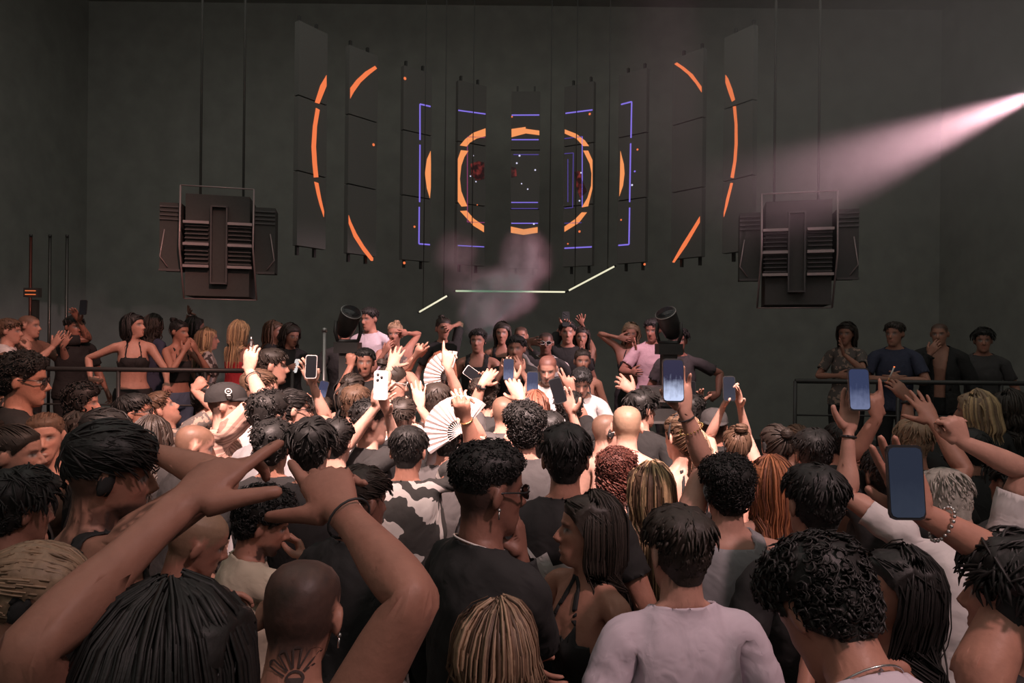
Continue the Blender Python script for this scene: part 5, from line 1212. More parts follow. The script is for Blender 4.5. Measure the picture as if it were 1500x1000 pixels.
person('person with big black curls in a white t-shirt bending forward', 1212, 902, 150, yaw=10, head=(8, -42, 0), tone='tan', hair=('curly', dict(vol=.9, curl=1.05)), hcol=B, lod='hi', lean=36, top=(T_, 'lilac'), extra=[(necklace, dict(mat='silver', r=.002))])
person('man with short black hair in a black t-shirt behind the bending curly head', 1194, 742, 106, yaw=4, hair='short', hcol=B, tone='tan', lod='hi', bulk=1.08)
person('woman in profile with sunglasses pushed up on long black hair', 1312, 872, 136, sex='f', yaw=62, head=(28, 8, 0), tone='tan', hair=('long', dict(zend=1.22, gap=72)), hcol=B, lod='hi', top=('bra', B), R='mouth', L='chin', extra=[(sunglasses, dict(up=True)), (necklace, dict(mat='silver', r=.002, drop=.02)), (earring, dict(side='L'))])
person('dark-haired man with silver earring filming with a dark phone', 1496, 884, 142, yaw=25, head=(10, 0, 0), tone='tan', hair='messy', hcol=B, lod='hi', top=('tank', B), L=(1352, 752, .05, 'phone', dict(pole=(.9, -.1, -.5), dir=(-.4, .2, .9), palm=(-.1, -1, 0))), extra=[(earring, dict(side='L')), (bracelet, dict(side='L', mat='silver', beads=True, x=.67)), ph('phone with dim blue screen held up before the grey-haired man', 'L', scr='dim', px=1326, py=706, size=1.0)])
person('grey-haired man in a white t-shirt with both arms raised high', 1387, 742, 96, yaw=6, head=(-10, -28, -8), tone='fair', hair=('short', dict(vol=1.3, len=1.3)), hcol='grey', lod='hi', lean=16, bulk=1.05, top=(T_, 'white'), L=(1243, 634, .1, 'phone', dict(pole=(-.6, .2, -.8), palm=(.1, -1, 0))), R=(1412, 648, -.05, 'fist', dict(pole=(1, -.1, .1), dir=(-.35, .1, .8), palm=(-.2, 1, .2))), extra=[(bracelet, dict(side='L', mat='dark', r=.005)), ph('phone with bright blue edge held highest beside the dark gallery', 'L', scr='blue', px=1258, py=570, size=1.05)])
person('smiling woman in profile with long dark hair and black halter top', 862, 779, 108, sex='f', yaw=120, head=(-28, 4, 4), tone='tan', hair=('long', dict(zend=1.30, gap=78, part=.0)), hcol='dark', lod='hi', lean=0, top=('halter', B), face=dict(smile=True), R='cross', L='down', extra=[(earring, dict(side='R', hoop=True)), (earring, dict(side='L', hoop=True)), (bracelet, dict(side='R', mat='dark', r=.004))])
person('dark-skinned man with curly flat-top, sunglasses and thin white necklace', 714, 722, 112, yaw=-58, head=(-4, -4, 0), tone='brown', hair=('curlyfade', dict(vol=.8, curl=.65)), hcol=B, lod='hi', bulk=1.02, top=('longsleeve', B), R=(764, 818, .05, 'pinch', dict(pole=(.2, -.6, -.9), dir=(-.1, .2, .9), palm=(-.8, .2, 0))), extra=[(sunglasses,), (necklace, dict(mat='pearl', r=.0028)), (earring, dict(side='R')), (cigarette, dict(label='lit cigarette in the hand of the flat-top man', side='R'))])
STAR_MAN = person('man with thick black hair and jagged white star on his black t-shirt', 836, 676, 88, yaw=-4, hair=('short', dict(vol=1.3)), hcol=B, tone='tan', lod='hi', bulk=1.05)
person('man with dense dark curls in a black and white jacket', 769, 634, 62, hair=('curly', dict(vol=1.2)), hcol=B, lod='hi', d=3.45, top=('longsleeve', 'charcoal'), R=(764, 584, .3, 'relaxed', dict(pole=(.2, .6, -.7), dir=(-.4, .4, .7))))
DRAGON = person('man with cropped black hair in a black shirt with white dragon print', 598, 664, 62, d=3.15, yaw=-6, head=(0, -8, 0), hair='short', hcol=B, tone='tan', lod='hi', bulk=1.12, top=(T_, 'dragon'), R=(682, 612, .05, 'fist', dict(pole=(0.36, .7, -.6))), L='down', extra=[(bracelet, dict(side='R', mat='gold', r=.003))])
person('man with dark faded hair in black between raised arm and dragon shirt', 527, 738, 86, d=2.55, yaw=-25, head=(-15, -5, 0), hair='fade', hcol='dark', tone='brown', lod='hi', R='chest')
CREAM = person('bearded man with short curls and cream graphic t-shirt smoking', 386, 768, 88, yaw=-55, head=(-12, -18, 6), hair='curly', hcol=B, tone='tan', lod='hi', top=(T_, 'cream'), face=dict(beard=.85), R='mouth', extra=[(cigarette, dict(label='cigarette held by the bearded man in cream', side='R'))])
person('man with clipped grey-brown hair looking down, ear showing', 286, 795, 104, yaw=-30, head=(-25, -20, 8), hair=('buzz', dict(vol=2.2)), hcol='light', tone='tan', lod='hi', top=(T_, 'charcoal'))
person('tattooed bearded man in black tank top with arm bent over his brow', 158, 697, 116, yaw=-48, head=(-10, -8, 8), hair='fade', hcol=B, tone='tan', lod='hi', bulk=1.08, top=('tank', B), face=dict(beard=.9, ink=[(1, .2, .42), (1, .0, .08)]), R=(232, 664, .05, 'relaxed', dict(pole=(1, -.1, .2), dir=(-.9, .1, .15), palm=(0, .3, -1))), L='front')
person('woman with light brown hair tied up, head bowed in the shadow', 52, 872, 132, sex='f', yaw=-62, head=(-10, -18, 10), hair=('pony', dict(tail=.2, knot=(0, -.1, 1.64))), hcol='light', tone='tan', lod='hi', top=('tank', B))
person('person with full black hair and black jacket beside the tattooed man', 26, 752, 110, yaw=-20, head=(-10, -6, 0), hair=('messy', dict(vol=1.5)), hcol=B, tone='olive', lod='hi', top=('jacket', B), R='cross', L='chest')
person('person with big dark curls in grey ribbed tank top filming', 1066, 722, 96, d=2.3, hair=('curly', dict(vol=.8, curl=.9)), hcol=B, tone='fair', lod='hi', top=('tank', 'grey'), L=(1003, 603, .1, 'phone', dict(pole=(.8, .7, -.1), dir=(-.15, .1, 1), palm=(.1, -1, 0))), extra=[(bracelet, dict(side='L', mat='gold', beads=True, x=.64)), (bracelet, dict(side='L', mat='dark', x=.69)), ph('large phone with bright screen filming above the curly ponytail', 'L', scr='bright', px=986, py=557, size=1.05)])
person('woman with long straight ginger hair', 1126, 712, 92, d=2.65, sex='f', yaw=10, hair=('long', dict(zend=1.24)), hcol='ginger', hl='auburn', lod='hi', top=('bra', B))
person('woman with long brown hair streaked blond', 944, 722, 84, d=2.75, sex='f', yaw=14, hair=('long', dict(zend=1.26, flare=.2)), hcol='brown', hl='blond', lod='hi', top=('tank', B))
person('woman with reddish brown curly bob', 912, 694, 58, d=3.1, sex='f', yaw=-20, hair=('bigcurl', dict(zend=1.53, vol=.28, curl=.55)), hcol='rust', lod='hi', top=('tank', B))
person('shirtless man with shaved head, bare back and black harness strap', 918, 626, 58, d=3.75, yaw=-22, head=(10, -4, 0), hair='buzz', hcol='light', tone='pale', lod='hi', bulk=1.12, lean=14, top=None, R='front', L='front', extra=[(strap, dict(pts=[(.07, -.11, 1.44), (.06, -.135, 1.38), (.05, -.132, 1.30), (.05, -.125, 1.2)])), (strap, dict(pts=[(-.16, -.09, 1.27), (-.08, -.128, 1.27), (0, -.125, 1.27), (.08, -.128, 1.27), (.16, -.09, 1.27)])), (necklace, dict(mat='red', beads=True, r=.003))])
person('man with clipped hair and sunglasses in profile close to the shirtless back', 880, 634, 54, d=4.1, yaw=-52, head=(-22, -4, 0), hair='buzz', hcol='brown', tone='pale', top=('tank', B), extra=[(sunglasses, dict(frame='white'))])
person('woman with wavy ponytail and pale hair clip', 990, 642, 66, d=3.3, sex='f', yaw=24, hair=('pony', dict(tail=.34, curl=1.6)), hcol='brown', hl='light', lod='hi', top=('bra', B), extra=[(headband, dict(col='black'))])
person('bare-shouldered man with short black hair and thin silver chain', 1192, 668, 70, d=3.2, yaw=-6, hair='short', hcol=B, tone='tan', lod='hi', top=None, extra=[(necklace, dict(mat='silver', r=.0025))])
person('woman with dark hair knotted up beside the ginger woman', 1137, 655, 60, d=3.6, sex='f', yaw=10, hair=('bun', dict(size=.028, knot=(0, -.095, 1.71))), hcol='dark', top=('tank', B))
person('woman with hair in a bun filming with two hands', 1080, 655, 58, d=3.7, sex='f', hair='bun', hcol='brown', top=('tank', B), tone='pale', L=(1060, 594, .1, 'phone', dict(pole=(-0.24, .7, -.8), palm=(.8, -.5, 0))), R=(1084, 594, .1, 'phone', dict(pole=(0.32, .7, -.6), palm=(-.8, -.5, 0))), extra=[ph('small phone held up in two bare hands', 'R', scr='dim', px=1068, py=569, size=.95)])
person('man with tousled black hair reaching out with a clawed hand', 940, 602, 50, d=4.7, yaw=-30, head=(-30, 0, 0), hair='messy', hcol=B, top=(T_, B), L=(928, 574, .25, 'claw', dict(pole=(-0.20, .7, -.8), dir=(-.7, .2, .6), palm=(0, 1, -.2))))
person('man with clipped brown hair in grey t-shirt, arms stretched to the DJ', 739, 606, 52, d=4.35, hair='buzz', hcol='brown', bulk=1.15, top=(T_, 'charcoal'), L=(706, 562, .15, 'relaxed', dict(pole=(-.3, .5, -.8), dir=(.5, .3, .6))), R=(752, 560, .3, 'phone', dict(pole=(0.28, .7, -.7), palm=(0, -1, 0))), extra=[(watch, dict(side='L')), ph('phone with violet blue screen held in the middle of the hands', 'R', scr='blue', px=745, py=541)])
person('woman with long auburn hair filming the DJ', 783, 604, 48, d=4.3, sex='f', tone='pale', hair=('long', dict(zend=1.38, flare=.0)), hcol='auburn', top=('bra', 'white'), L=(768, 588, .3, 'phone', dict(pole=(-0.24, .7, -.8), palm=(0, -1, 0))), extra=[ph('phone with blue screen just below the white-shirted DJ', 'L', scr='blue', px=780, py=561)])
person('man with dark ringlets in front of the booth', 832, 604, 48, d=4.55, hair=('curly', dict(vol=1.1)), hcol=B, top=(T_, B), R=(838, 572, .2, 'two', dict(pole=(0.28, .7, -.6))))
person('man with black hair and pale glasses pushed up, filming at an angle', 814, 636, 50, d=3.95, hair='short', hcol=B, top=(T_, B), tone='pale', R=(838, 606, .25, 'phone', dict(pole=(0.32, .7, -.6), palm=(-.4, -1, 0))), extra=[(sunglasses, dict(up=True, frame='white')), ph('tilted phone with grey screen by the pointing fingers', 'R', scr='off', px=817, py=572, roll=18)])
person('person holding a big pale open fan overhead', 652, 648, 46, d=4.05, hair='short', hcol=B, top=(T_, 'charcoal'), R=(683, 600, .1, 'grip', dict(pole=(0.32, .7, -.6))), extra=[(hand_fan, dict(label='big pale cream folding fan hiding a head', side='R', px=676, py=634, dd=-.14, radius=.20, a0=50, a1=215, dark=False))])
person('person pointing one finger straight up beside the black-ribbed fan', 641, 590, 42, d=4.75, hair='short', hcol='dark', top=('tank', 'white'), R=(656, 538, .05, 'point', dict(pole=(0.24, .7, -.8), dir=(0, .05, 1))), L='up', tone='pale')
person('red-haired woman with two bare arms up holding a black-ribbed fan', 655, 545, 38, d=5.25, sex='f', hair=('wavy', dict(zend=1.35)), hcol='auburn', top=('bra', B), L=(610, 520, .0, 'two', dict(pole=(-0.40, .7, -.6))), R='chest', extra=[(hand_fan, dict(label='white folding fan with black ribs', side='L', px=660, py=553, dd=-.25, radius=.19, a0=75, a1=265, dark=True))])
person('person with short hair filming on a tilted phone near the fans', 700, 582, 42, d=4.75, hair='curly', hcol='dark', top=(T_, B), L=(703, 566, .1, 'phone', dict(pole=(-0.24, .7, -.8), palm=(.3, -1, 0))), extra=[ph('tilted dark phone with pale rim near the fans', 'L', scr='off', px=694, py=549, roll=55, case='light')])
# --- dance floor around the capped man
person('man with thick curls, dark sunglasses and open jacket over bare chest', 42, 560, 62, d=3.9, yaw=-60, head=(-8, -2, 0), tone='tan', hair=('afro', dict(vol=.55)), hcol=B, lod='hi', top=('jacket', B), R='chest', L='chest', extra=[(sunglasses,), (cup, dict(label='dark drink held against a bare chest', side='R'))])
person('woman with long brown hair behind the man with open jacket', 12, 550, 52, d=4.6, sex='f', yaw=-40, head=(-30, 0, 0), hair=('long', dict(zend=1.3)), hcol='brown', top=('tank', B))
person('smiling woman facing the crowd with tied-back hair and black phone', 66, 642, 60, d=3.55, sex='f', yaw=-165, head=(10, 0, 6), hair='pony', hcol='brown', lod='hi', top=('jacket', 'brown'), face=dict(smile=True), R='chest', extra=[ph('black phone seen from behind in the smiling woman hand', 'R', scr='off', back=True), (necklace, dict(mat='dark', r=.002))])
person('young woman in profile with dark tied hair beside the smiling woman', 24, 668, 60, d=3.2, sex='f', yaw=-78, hair='bun', hcol='dark', tone='fair', lod='hi', top=('jacket', B))
person('woman with straight dark hair looking up past the smoker', 121, 634, 50, d=3.95, sex='f', yaw=-72, head=(0, 10, 0), hair=('long', dict(zend=1.35)), hcol='dark', top=('jacket', B), tone='fair')
person('woman in profile with curly black hair behind the straight-haired one', 122, 592, 46, d=4.85, sex='f', yaw=-76, hair=('bigcurl', dict(zend=1.45, vol=.8)), hcol=B, top=(T_, B), L='chest')
person('man with glasses and dark flat hair next to the raised forearm', 150, 642, 50, d=3.3, yaw=-70, head=(0, -6, 0), hair='slick', hcol=B, tone='olive', top=(T_, B), extra=[(sunglasses,)])
person('bearded man in profile with thin glasses and black t-shirt', 196, 607, 48, d=4.3, yaw=-72, head=(0, 8, 0), hair='short', hcol=B, tone='tan', top=(T_, B), face=dict(beard=.9), extra=[(sunglasses,)])
person('man with head thrown back and fist raised in a floral shirt', 236, 602, 46, d=4.6, yaw=-40, head=(-20, 30, 0), hair='short', hcol='brown', tone='fair', top=(T_, 'floral'), R=(284, 572, .1, 'fist', dict(pole=(.7, -.2, -.7), dir=(.5, .2, .7))), face=dict(beard=.3))
person('man in black cap with round white emblem and brown-pink shirt', 336, 594, 56, d=4.15, yaw=-74, hair='buzz', hcol='dark', tone='pale', top=(T_, 'thinstripe'), R=(366, 544, .0, 'pinch', dict(pole=(.6, -.6, -.5), dir=(.0, .1, 1))), extra=[(cap, dict(logo=(.100, .02, 1.715))), (vape, dict(label='slim vape pen in the raised hand of the capped man', side='R')), (bracelet, dict(side='R', mat='dark', r=.003, x=.66))])
person('man with shiny shaved head in black below the cap', 282, 655, 52, d=3.45, yaw=-45, head=(-10, -14, 0), hair='buzz', hcol='brown', tone='fair', top=(T_, B))
person('man with dark hair and black t-shirt behind the shaved head', 302, 588, 48, d=4.85, yaw=-20, head=(-30, 0, 0), hair='slick', hcol=B, tone='tan', top=(T_, B), face=dict(beard=.5))
person('man with short dark hair in profile in black crew neck', 394, 538, 47, d=5.3, yaw=-72, hair='short', hcol='dark', tone='fair', top=(T_, B))
person('man with faded brown hair in a white t-shirt', 383, 573, 44, d=4.95, yaw=-50, head=(-12, 0, 0), hair='fade', hcol='brown', tone='pale', top=(T_, 'white'))
person('man with tight black curls and grey t-shirt below the white tee', 392, 613, 54, d=3.8, yaw=-30, hair='curly', hcol=B, tone='fair', top=(T_, 'grey'))
person('man in sunglasses and black t-shirt filming with arm straight up', 426, 602, 48, d=4.6, yaw=-55, head=(-10, 0, 0), hair='slick', hcol=B, tone='pale', top=(T_, B), R=(458, 562, .05, 'phone', dict(pole=(0.32, .7, -.5), palm=(-.2, -1, 0))), extra=[(sunglasses,), ph('dark phone with pale rim held up by the man in sunglasses', 'R', scr='off', px=456, py=537, case='light', size=.95)])
person('man with fluffy black curls between two finger gun hands', 408, 658, 56, d=3.3, hair='curly', hcol=B, top=(T_, B), tone='tan')
person('man with short jet black hair close to the finger gun hands', 447, 662, 56, d=3.2, hair='messy', hcol=B, top=(T_, B), tone='fair')
person('person with sleek black hair in black t-shirt filming with both arms', 491, 650, 57, d=3.5, yaw=-12, hair=('slick', dict(vol=1.3)), hcol=B, tone='pale', top=(T_, B), R=(568, 606, .1, 'phone', dict(pole=(0.36, .7, -.5), palm=(-.6, -.8, 0))), L=(549, 598, .25, 'phone', dict(pole=(-0.20, .7, -.8), palm=(.6, -.8, 0))), extra=[ph('white phone with two camera lenses held in both hands', 'R', scr='white', px=558, py=564, case='light', size=1.0, back=True)])
person('man with cropped curls in profile and black t-shirt', 546, 622, 47, d=4.2, yaw=-55, hair='curlyfade', hcol=B, tone='pale', top=(T_, B))
person('man with tidy brown hair behind the cropped curls', 520, 594, 42, d=4.85, yaw=-10, hair='short', hcol='brown', tone='pale', top=(T_, 'white'))
person('woman with tightly braided dark hair', 514, 572, 40, d=5.35, sex='f', yaw=-10, hair=('pony', dict(tail=.25)), hcol='dark', top=('tank', B))
TEXTMAN = person('moustached man facing the crowd in a black lettered t-shirt, fist raised', 534, 532, 41, d=5.6, floor=DJZ, yaw=176, head=(18, 0, 0), hair='short', hcol=B, tone='olive', top=(T_, B), face=dict(beard=.55), R=(514, 536, -.22, 'fist', dict(pole=(-.3, -.5, -1), dir=(0, 0, 1))))
person('woman with high bun and clear glasses, shoulders bare', 583, 562, 44, d=4.95, sex='f', yaw=-62, head=(-15, -8, 0), hair='bun', hcol='dark', tone='pale', top=('bra', B), extra=[(sunglasses, dict(frame='white', lens='lens_clear'))])
person('man with faded hair holding up an open palm', 586, 614, 44, d=4.35, hair='fade', hcol='dark', tone='pale', top=(T_, B), R=(616, 598, .2, 'open', dict(pole=(0.36, .7, -.5), dir=(-.15, .1, 1), palm=(0, 1, 0))))
person('person filming on a small lit phone behind the man in sunglasses', 474, 606, 40, d=5.05, hair='short', hcol='dark', tone='fair', top=(T_, B), L=(468, 590, .1, 'phone', dict(pole=(-0.24, .7, -.8), palm=(0, -1, 0))), extra=[ph('small phone with violet blue lit screen low in the crowd', 'L', scr='blue', px=473, py=571, roll=-12, size=.85)])
person('person with wavy dark hair looking to the stage below the raised fist', 225, 645, 50, d=3.7, sex='f', yaw=-10, hair=('wavy', dict(zend=1.3)), hcol='dark', top=('jacket', B))
# --- dim side of the dance floor
person('man with light brown swept hair in the dim crowd', 1340, 652, 62, d=3.55, yaw=-10, head=(-20, -8, 0), hair=('short', dict(vol=1.4, len=1.5)), hcol='light', tone='tan', top=(T_, B))
person('man with black hair throwing a horned hand sign', 1296, 700, 68, d=3.0, hair='short', hcol=B, tone='tan', top=(T_, B), L=(1284, 612, .1, 'horns', dict(pole=(-0.20, .7, -.8), dir=(-.05, .1, 1), palm=(0, 1, 0))), R='up')
person('woman with light blond hair in the dim crowd', 1428, 604, 56, d=4.3, sex='f', yaw=40, hair=('bob', dict(zend=1.5)), hcol='light', hl='blond', tone='tan', top=('tank', B))
person('dark-clad man stretching a watch arm with a cigarette', 1420, 662, 60, d=3.75, yaw=20, hair='short', hcol=B, tone='olive', top=(T_, B), L=(1330, 585, .15, 'pinch', dict(pole=(-.2, -.2, -1), dir=(-.5, .2, .7))), extra=[(watch, dict(side='L')), (cigarette, dict(label='cigarette held above the dim crowd', side='L'))])
person('man with dark hair standing in the dim crowd at the room side', 1484, 712, 76, d=3.05, yaw=12, hair='messy', hcol=B, tone='olive', top=(T_, 'charcoal'))
person('woman with dark wavy hair in the dim crowd', 1476, 600, 50, d=4.7, sex='f', yaw=30, hair=('wavy', dict(zend=1.4)), hcol='dark', tone='olive', top=(T_, B))
person('woman with brown hair behind the knotted dark hair', 1166, 648, 50, d=4.4, sex='f', hair='pony', hcol='brown', tone='tan', top=('tank', B))
person('man in dark grey cap near the booth end', 1045, 625, 48, d=4.6, yaw=-10, hair='buzz', hcol=B, tone='tan', top=(T_, B), extra=[(cap, dict(col='charcoal', back=True))])
person('bearded man in the dim crowd beside the raised phone hand', 1232, 650, 54, d=4.0, hair='short', hcol=B, tone='tan', top=(T_, B))
person('man with dark curls filming low near the booth end', 1012, 606, 44, d=4.9, hair='curly', hcol=B, tone='fair', top=(T_, B), R=(1022, 590, .1, 'phone', dict(pole=(0.24, .7, -.8), palm=(0, -1, 0))), extra=[ph('dark phone held low near the booth end', 'R', scr='off', px=1012, py=572, size=.9)])
# --- stage
GOTH = person('DJ with cropped reddish hair, beard and white gothic-lettered shirt', 803, 541, 42, d=5.62, floor=DJZ, yaw=172, head=(0, -20, 0), hair='buzz', hcol='rust', tone='fair', lod='hi', lean=10, top=(T_, 'white'), face=dict(beard=.8), R='front', L='front')
person('man in white t-shirt bowed over the mixer', 851, 560, 40, d=5.66, floor=DJZ, yaw=176, head=(0, -28, 0), hair='short', hcol=B, tone='fair', lod='hi', lean=12, top=(T_, 'white'), R='front', L='front')
person('man in striped shirt and white sunglasses waving', 800, 503, 35, d=6.75, floor=RIS, yaw=176, hair='buzz', hcol=B, tone='brown', top=(T_, 'stripe'), R=(772, 500, -.1, 'open', dict(pole=(-0.32, .7, -.6), palm=(0, -1, 0))), extra=[(sunglasses, dict(frame='white'))])
person('woman with tied hair and bare shoulders behind the white tees', 853, 530, 35, d=6.3, floor=DJZ, sex='f', yaw=182, hair='pony', hcol='dark', tone='tan', top=('bra', B))
person('woman with arm straight up behind the DJs', 851, 495, 32, d=7.3, floor=RIS, sex='f', yaw=178, hair=('long', dict(zend=1.35)), hcol='dark', tone='tan', top=('tank', B), L=(852, 474, 0, 'open', dict(pole=(0.32, .7, -.6))), R='clap')
person('man in dark shirt holding a phone overhead behind the DJs', 831, 488, 34, d=7.0, floor=RIS, yaw=178, hair='short', hcol=B, tone='tan', top=(T_, B), R=(826, 478, 0, 'phone', dict(pole=(-0.32, .7, -.6), palm=(0, 1, 0))), extra=[ph('small dark phone overhead behind the DJs', 'R', scr='off', back=True, px=829, py=467)])
person('woman with long dark hair and tank top emerging from the smoke', 735, 489, 34, d=6.9, floor=RIS, sex='f', yaw=174, hair=('long', dict(zend=1.28)), hcol='dark', tone='tan', top=('tank', B), R='down')
person('dark-haired man holding a small camera before his face', 756, 512, 36, d=6.35, floor=DJZ, yaw=170, hair='short', hcol=B, tone='tan', top=(T_, B), R='chin', L='chin')
person('bald bystander clapping behind the man with camera', 763, 493, 32, d=7.5, floor=RIS, yaw=176, hair='buzz', hcol='dark', tone='tan', top=(T_, B), R='clap', L='clap')
person('man in black tank top standing in the smoke', 700, 500, 38, d=6.4, floor=RIS, yaw=172, hair='short', hcol=B, tone='tan', top=('tank', B))
person('woman raising a hand at the smoke edge in black', 650, 482, 36, d=6.8, floor=RIS, sex='f', yaw=200, hair='bun', hcol='dark', tone='tan', top=(T_, B), L=(662, 478, 0, 'open', dict(pole=(0.32, .7, -.6))))
person('woman with floral top and curly hair dancing by the pale tee', 578, 490, 36, d=6.5, floor=RIS, sex='f', yaw=178, hair=('bun', dict(size=.03)), hcol='light', tone='tan', top=('tank', 'floral'), R='chin', L=(596, 488, 0, 'two', dict(pole=(0.36, .7, -.5))))
person('tall man in a loose pale pink-white tee with arms low', 541, 468, 38, d=6.15, floor=RIS, yaw=168, head=(-18, -6, 0), hair='short', hcol=B, tone='tan', bulk=1.05, top=(T_, 'lilac'))
person('man in a pink t-shirt leaning on the booth', 958, 484, 38, d=6.1, floor=RIS, yaw=160, head=(-10, -10, 0), hair='short', hcol=B, tone='olive', bulk=1.08, top=(T_, 'pink'), R=(925, 545, -.2, 'relaxed', dict(pole=(-0.32, .7, -.2))))
person('blond curly woman with wristband filming by the pink tee', 927, 490, 34, d=6.75, floor=RIS, sex='f', yaw=172, hair=('wavy', dict(zend=1.45)), hcol='light', tone='tan', top=('bra', B), R=(905, 494, -.05, 'phone', dict(pole=(-0.32, .7, -.7), palm=(0, 1, 0))), L='clap', extra=[(bracelet, dict(side='L', mat='white', r=.005))])
person('man in the shadow past the pink tee with hand on hip', 990, 500, 34, d=6.6, floor=RIS, yaw=168, hair='messy', hcol=B, tone='olive', top=(T_, 'charcoal'), L='hip')
person('person in dark clothes behind the black moving lamp', 505, 488, 34, d=6.6, floor=RIS, yaw=178, hair='short', hcol=B, tone='olive', top=(T_, B), L='front', R='front')
# --- gallery behind the railing
person('woman in black crop top and long dark hair leaning on the railing', 197, 478, 37, d=6.6, floor=GAL, sex='f', yaw=-150, head=(55, 6, 0), hair=('long', dict(zend=1.3)), hcol=B, tone='fair', top=('bra', B), R='hip', L='rail')
person('woman in dark crop top holding a phone in front of her', 263, 487, 35, d=6.8, floor=GAL, sex='f', yaw=-120, head=(15, -4, 0), hair='bun', hcol=B, tone='tan', top=('croptop', B), bottom=('trousers', 'denim'), R='chin', L='chin')
person('blond woman in black and white marbled top', 304, 497, 35, d=6.85, floor=GAL, sex='f', yaw=-60, hair=('long', dict(zend=1.36)), hcol='blond', hl='light', tone='fair', top=(T_, 'marble'))
person('blond woman in a red dress with arms raised to her hair', 351, 488, 36, d=6.75, floor=GAL, sex='f', yaw=-20, hair=('long', dict(zend=1.33)), hcol='blond', hl='light', tone='tan', top=('dress', 'red'), bottom=('shorts', B), L='chin', R='front')
person('dark-haired woman in black shorts looking at a glowing phone', 426, 492, 34, d=7.0, floor=GAL, sex='f', yaw=-140, head=(10, -12, 0), hair=('wavy', dict(zend=1.38)), hcol='dark', tone='tan', top=(T_, B), bottom=('shorts', B), R='chest', extra=[ph('phone with white lit screen on the gallery', 'R', scr='white', size=1.0, face=(-.5, -.8, .3))])
person('dark figure behind the gallery with tattooed arm holding a phone up', 108, 480, 36, d=7.0, floor=GAL, yaw=-120, hair='short', hcol=B, tone='olive', top=(T_, B), face=dict(ink=[(1, .3, .6)]), R=(116, 470, -.1, 'phone', dict(pole=(0.28, .7, -.7), palm=(0, -1, 0))), extra=[ph('small phone held over the gallery before dark columns', 'R', scr='off', px=122, py=450)])
person('bald man on the gallery with hands raised to clap', 42, 478, 37, d=6.5, floor=GAL, yaw=-90, head=(10, 0, 0), hair='buzz', hcol='brown', tone='fair', top=(T_, 'brown'), R='clap', L='clap')
person('man in white t-shirt with a hand before his mouth', 14, 486, 38, d=6.3, floor=GAL, yaw=-70, head=(0, 0, 0), hair='short', hcol='brown', tone='fair', top=(T_, 'white'), R='mouth')
person('dark-haired woman in light jeans behind the crop top woman', 226, 478, 34, d=7.3, floor=GAL, sex='f', yaw=-30, hair=('wavy', dict(zend=1.35)), hcol='dark', tone='tan', top=(T_, 'navy'), bottom=('trousers', 'lightdenim'))
person('woman with white wristband waving high behind the phone holder', 286, 480, 33, d=7.4, floor=GAL, sex='f', yaw=-60, hair=('long', dict(zend=1.35)), hcol='dark', tone='tan', top=('tank', B), L=(277, 458, 0, 'open', dict(pole=(-0.32, .7, -.4))), extra=[(bracelet, dict(side='L', mat='white', r=.006))])
person('woman in dark top beside the red dress', 402, 486, 33, d=7.4, floor=GAL, sex='f', yaw=-100, hair=('long', dict(zend=1.35)), hcol='brown', tone='tan', top=(T_, B))
# --- dim gallery
person('woman with sunglasses on her head in the dim gallery', 1240, 490, 36, d=6.7, floor=GAL, sex='f', yaw=140, hair=('long', dict(zend=1.35)), hcol='dark', tone='tan', top=(T_, 'floral'), R='cross', L='clap', extra=[(sunglasses, dict(up=True))])
person('man in dark t-shirt with folded hands in the dim gallery', 1310, 490, 37, d=6.7, floor=GAL, yaw=150, head=(-20, 0, 0), hair='short', hcol='dark', tone='tan', top=(T_, 'navy'), R='cross', L='cross')
person('man with hand at chin and bracelet in the dim gallery', 1376, 490, 37, d=6.7, floor=GAL, yaw=150, head=(-10, -4, 0), hair='buzz', hcol='dark', tone='tan', top=('jacket', B), R='chin', extra=[(bracelet, dict(side='R', mat='silver'))])
person('person in the shadow at the dim gallery end', 1440, 500, 36, d=6.9, floor=GAL, yaw=150, hair='messy', hcol=B, tone='olive', top=(T_, 'charcoal'))
spread_out()
BUILT = [build_person(p) for p in PEOPLE]
byl = {id(b['p']): b for b in BUILT}
PW = plain('print_white', (.7, .68, .66), .7); PO = plain('print_orange', (.55, .18, .05), .8); PB = plain('print_black', (.04, .04, .04), .8); INK = plain('tattoo_ink', (.06, .04, .035), .6)
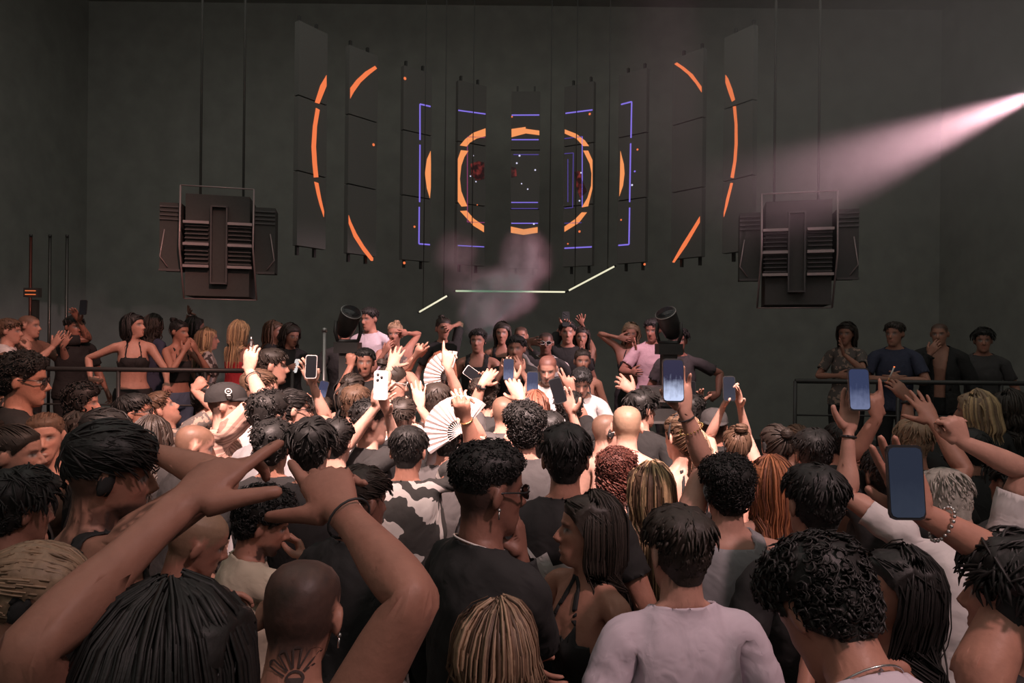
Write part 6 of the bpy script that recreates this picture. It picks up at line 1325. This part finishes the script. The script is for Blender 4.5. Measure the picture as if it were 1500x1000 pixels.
def star(n, r0, r1, rngs): return [((r0 if k % 2 == 0 else r1) * math.cos(math.pi * k / n), (r0 if k % 2 == 0 else r1) * math.sin(math.pi * k / n)) for k in range(2 * n)]
print_on(byl[id(STAR_MAN)], [[(-.6, .8), (-.25, .45), (0, .62), (.15, .3), (.7, .45), (.75, -.9), (-.45, -1.0), (-.3, -.55), (-.65, -.4), (-.3, -.1), (-.65, .12), (-.32, .32)]], (-.06, -.11, 1.24), .15, PW, 'star_print', sub=4)
print_on(byl[id(GOTH)], text_polys('DUC'), (0, .11, 1.25), .15, PB, 'gothic_lettering')
print_on(byl[id(TEXTMAN)], text_polys('BLACK'), (0, .11, 1.29), .085, PW, 'chest_lettering')
print_on(byl[id(CREAM)], [[(-1, -.35), (-.7, .0), (-.3, .1), (.1, .32), (.5, .2), (1, .05), (1.0, -.3), (.3, -.42), (-.4, -.4)]], (0, .11, 1.24), .10, PO, 'sunset_print', sub=2)
print_on(byl[id(CREAM)], [[(.5 * math.cos(q), .5 * math.sin(q)) for q in np.linspace(0, 6.28, 13)[:-1]]], (.075, .10, 1.30), .03, plain('print_teal', (.10, .17, .15), .8), 'badge_print', sub=1)
# fan-shaped hand tattoo on the nape
tp = []
for k in range(5):
    q = math.radians(150 - k * 30); u = np.array([math.cos(q), math.sin(q)]); v = np.array([-u[1], u[0]])
    for e in (-1, 1): tp.append([tuple(u * .35 + v * e * .05), tuple(u * .95 + v * e * .10), tuple(u * .95 + v * e * .16), tuple(u * .35 + v * e * .11)])
    tp.append([tuple(u * .95 - v * .16), tuple(u * 1.05 - v * .05), tuple(u * 1.05 + v * .05), tuple(u * .95 + v * .16)])
tp.append([(-.3, .05), (-.15, -.55), (0, -.75), (.15, -.55), (.3, .05), (.2, .05), (.08, -.45), (0, -.58), (-.08, -.45), (-.2, .05)])
tp += [[(.30 * math.cos(a) * s0, .30 * math.sin(a) * s0) for a, s0 in ((t0, 1), (t0 + .3, 1), (t0 + .3, .75), (t0, .75))] for t0 in np.arange(0, 3.1, .3)]
print_on(byl[id(P_TAT)], tp, (.020, -.07, 1.532), .055, INK, 'hand_tattoo', on='body', sub=1)
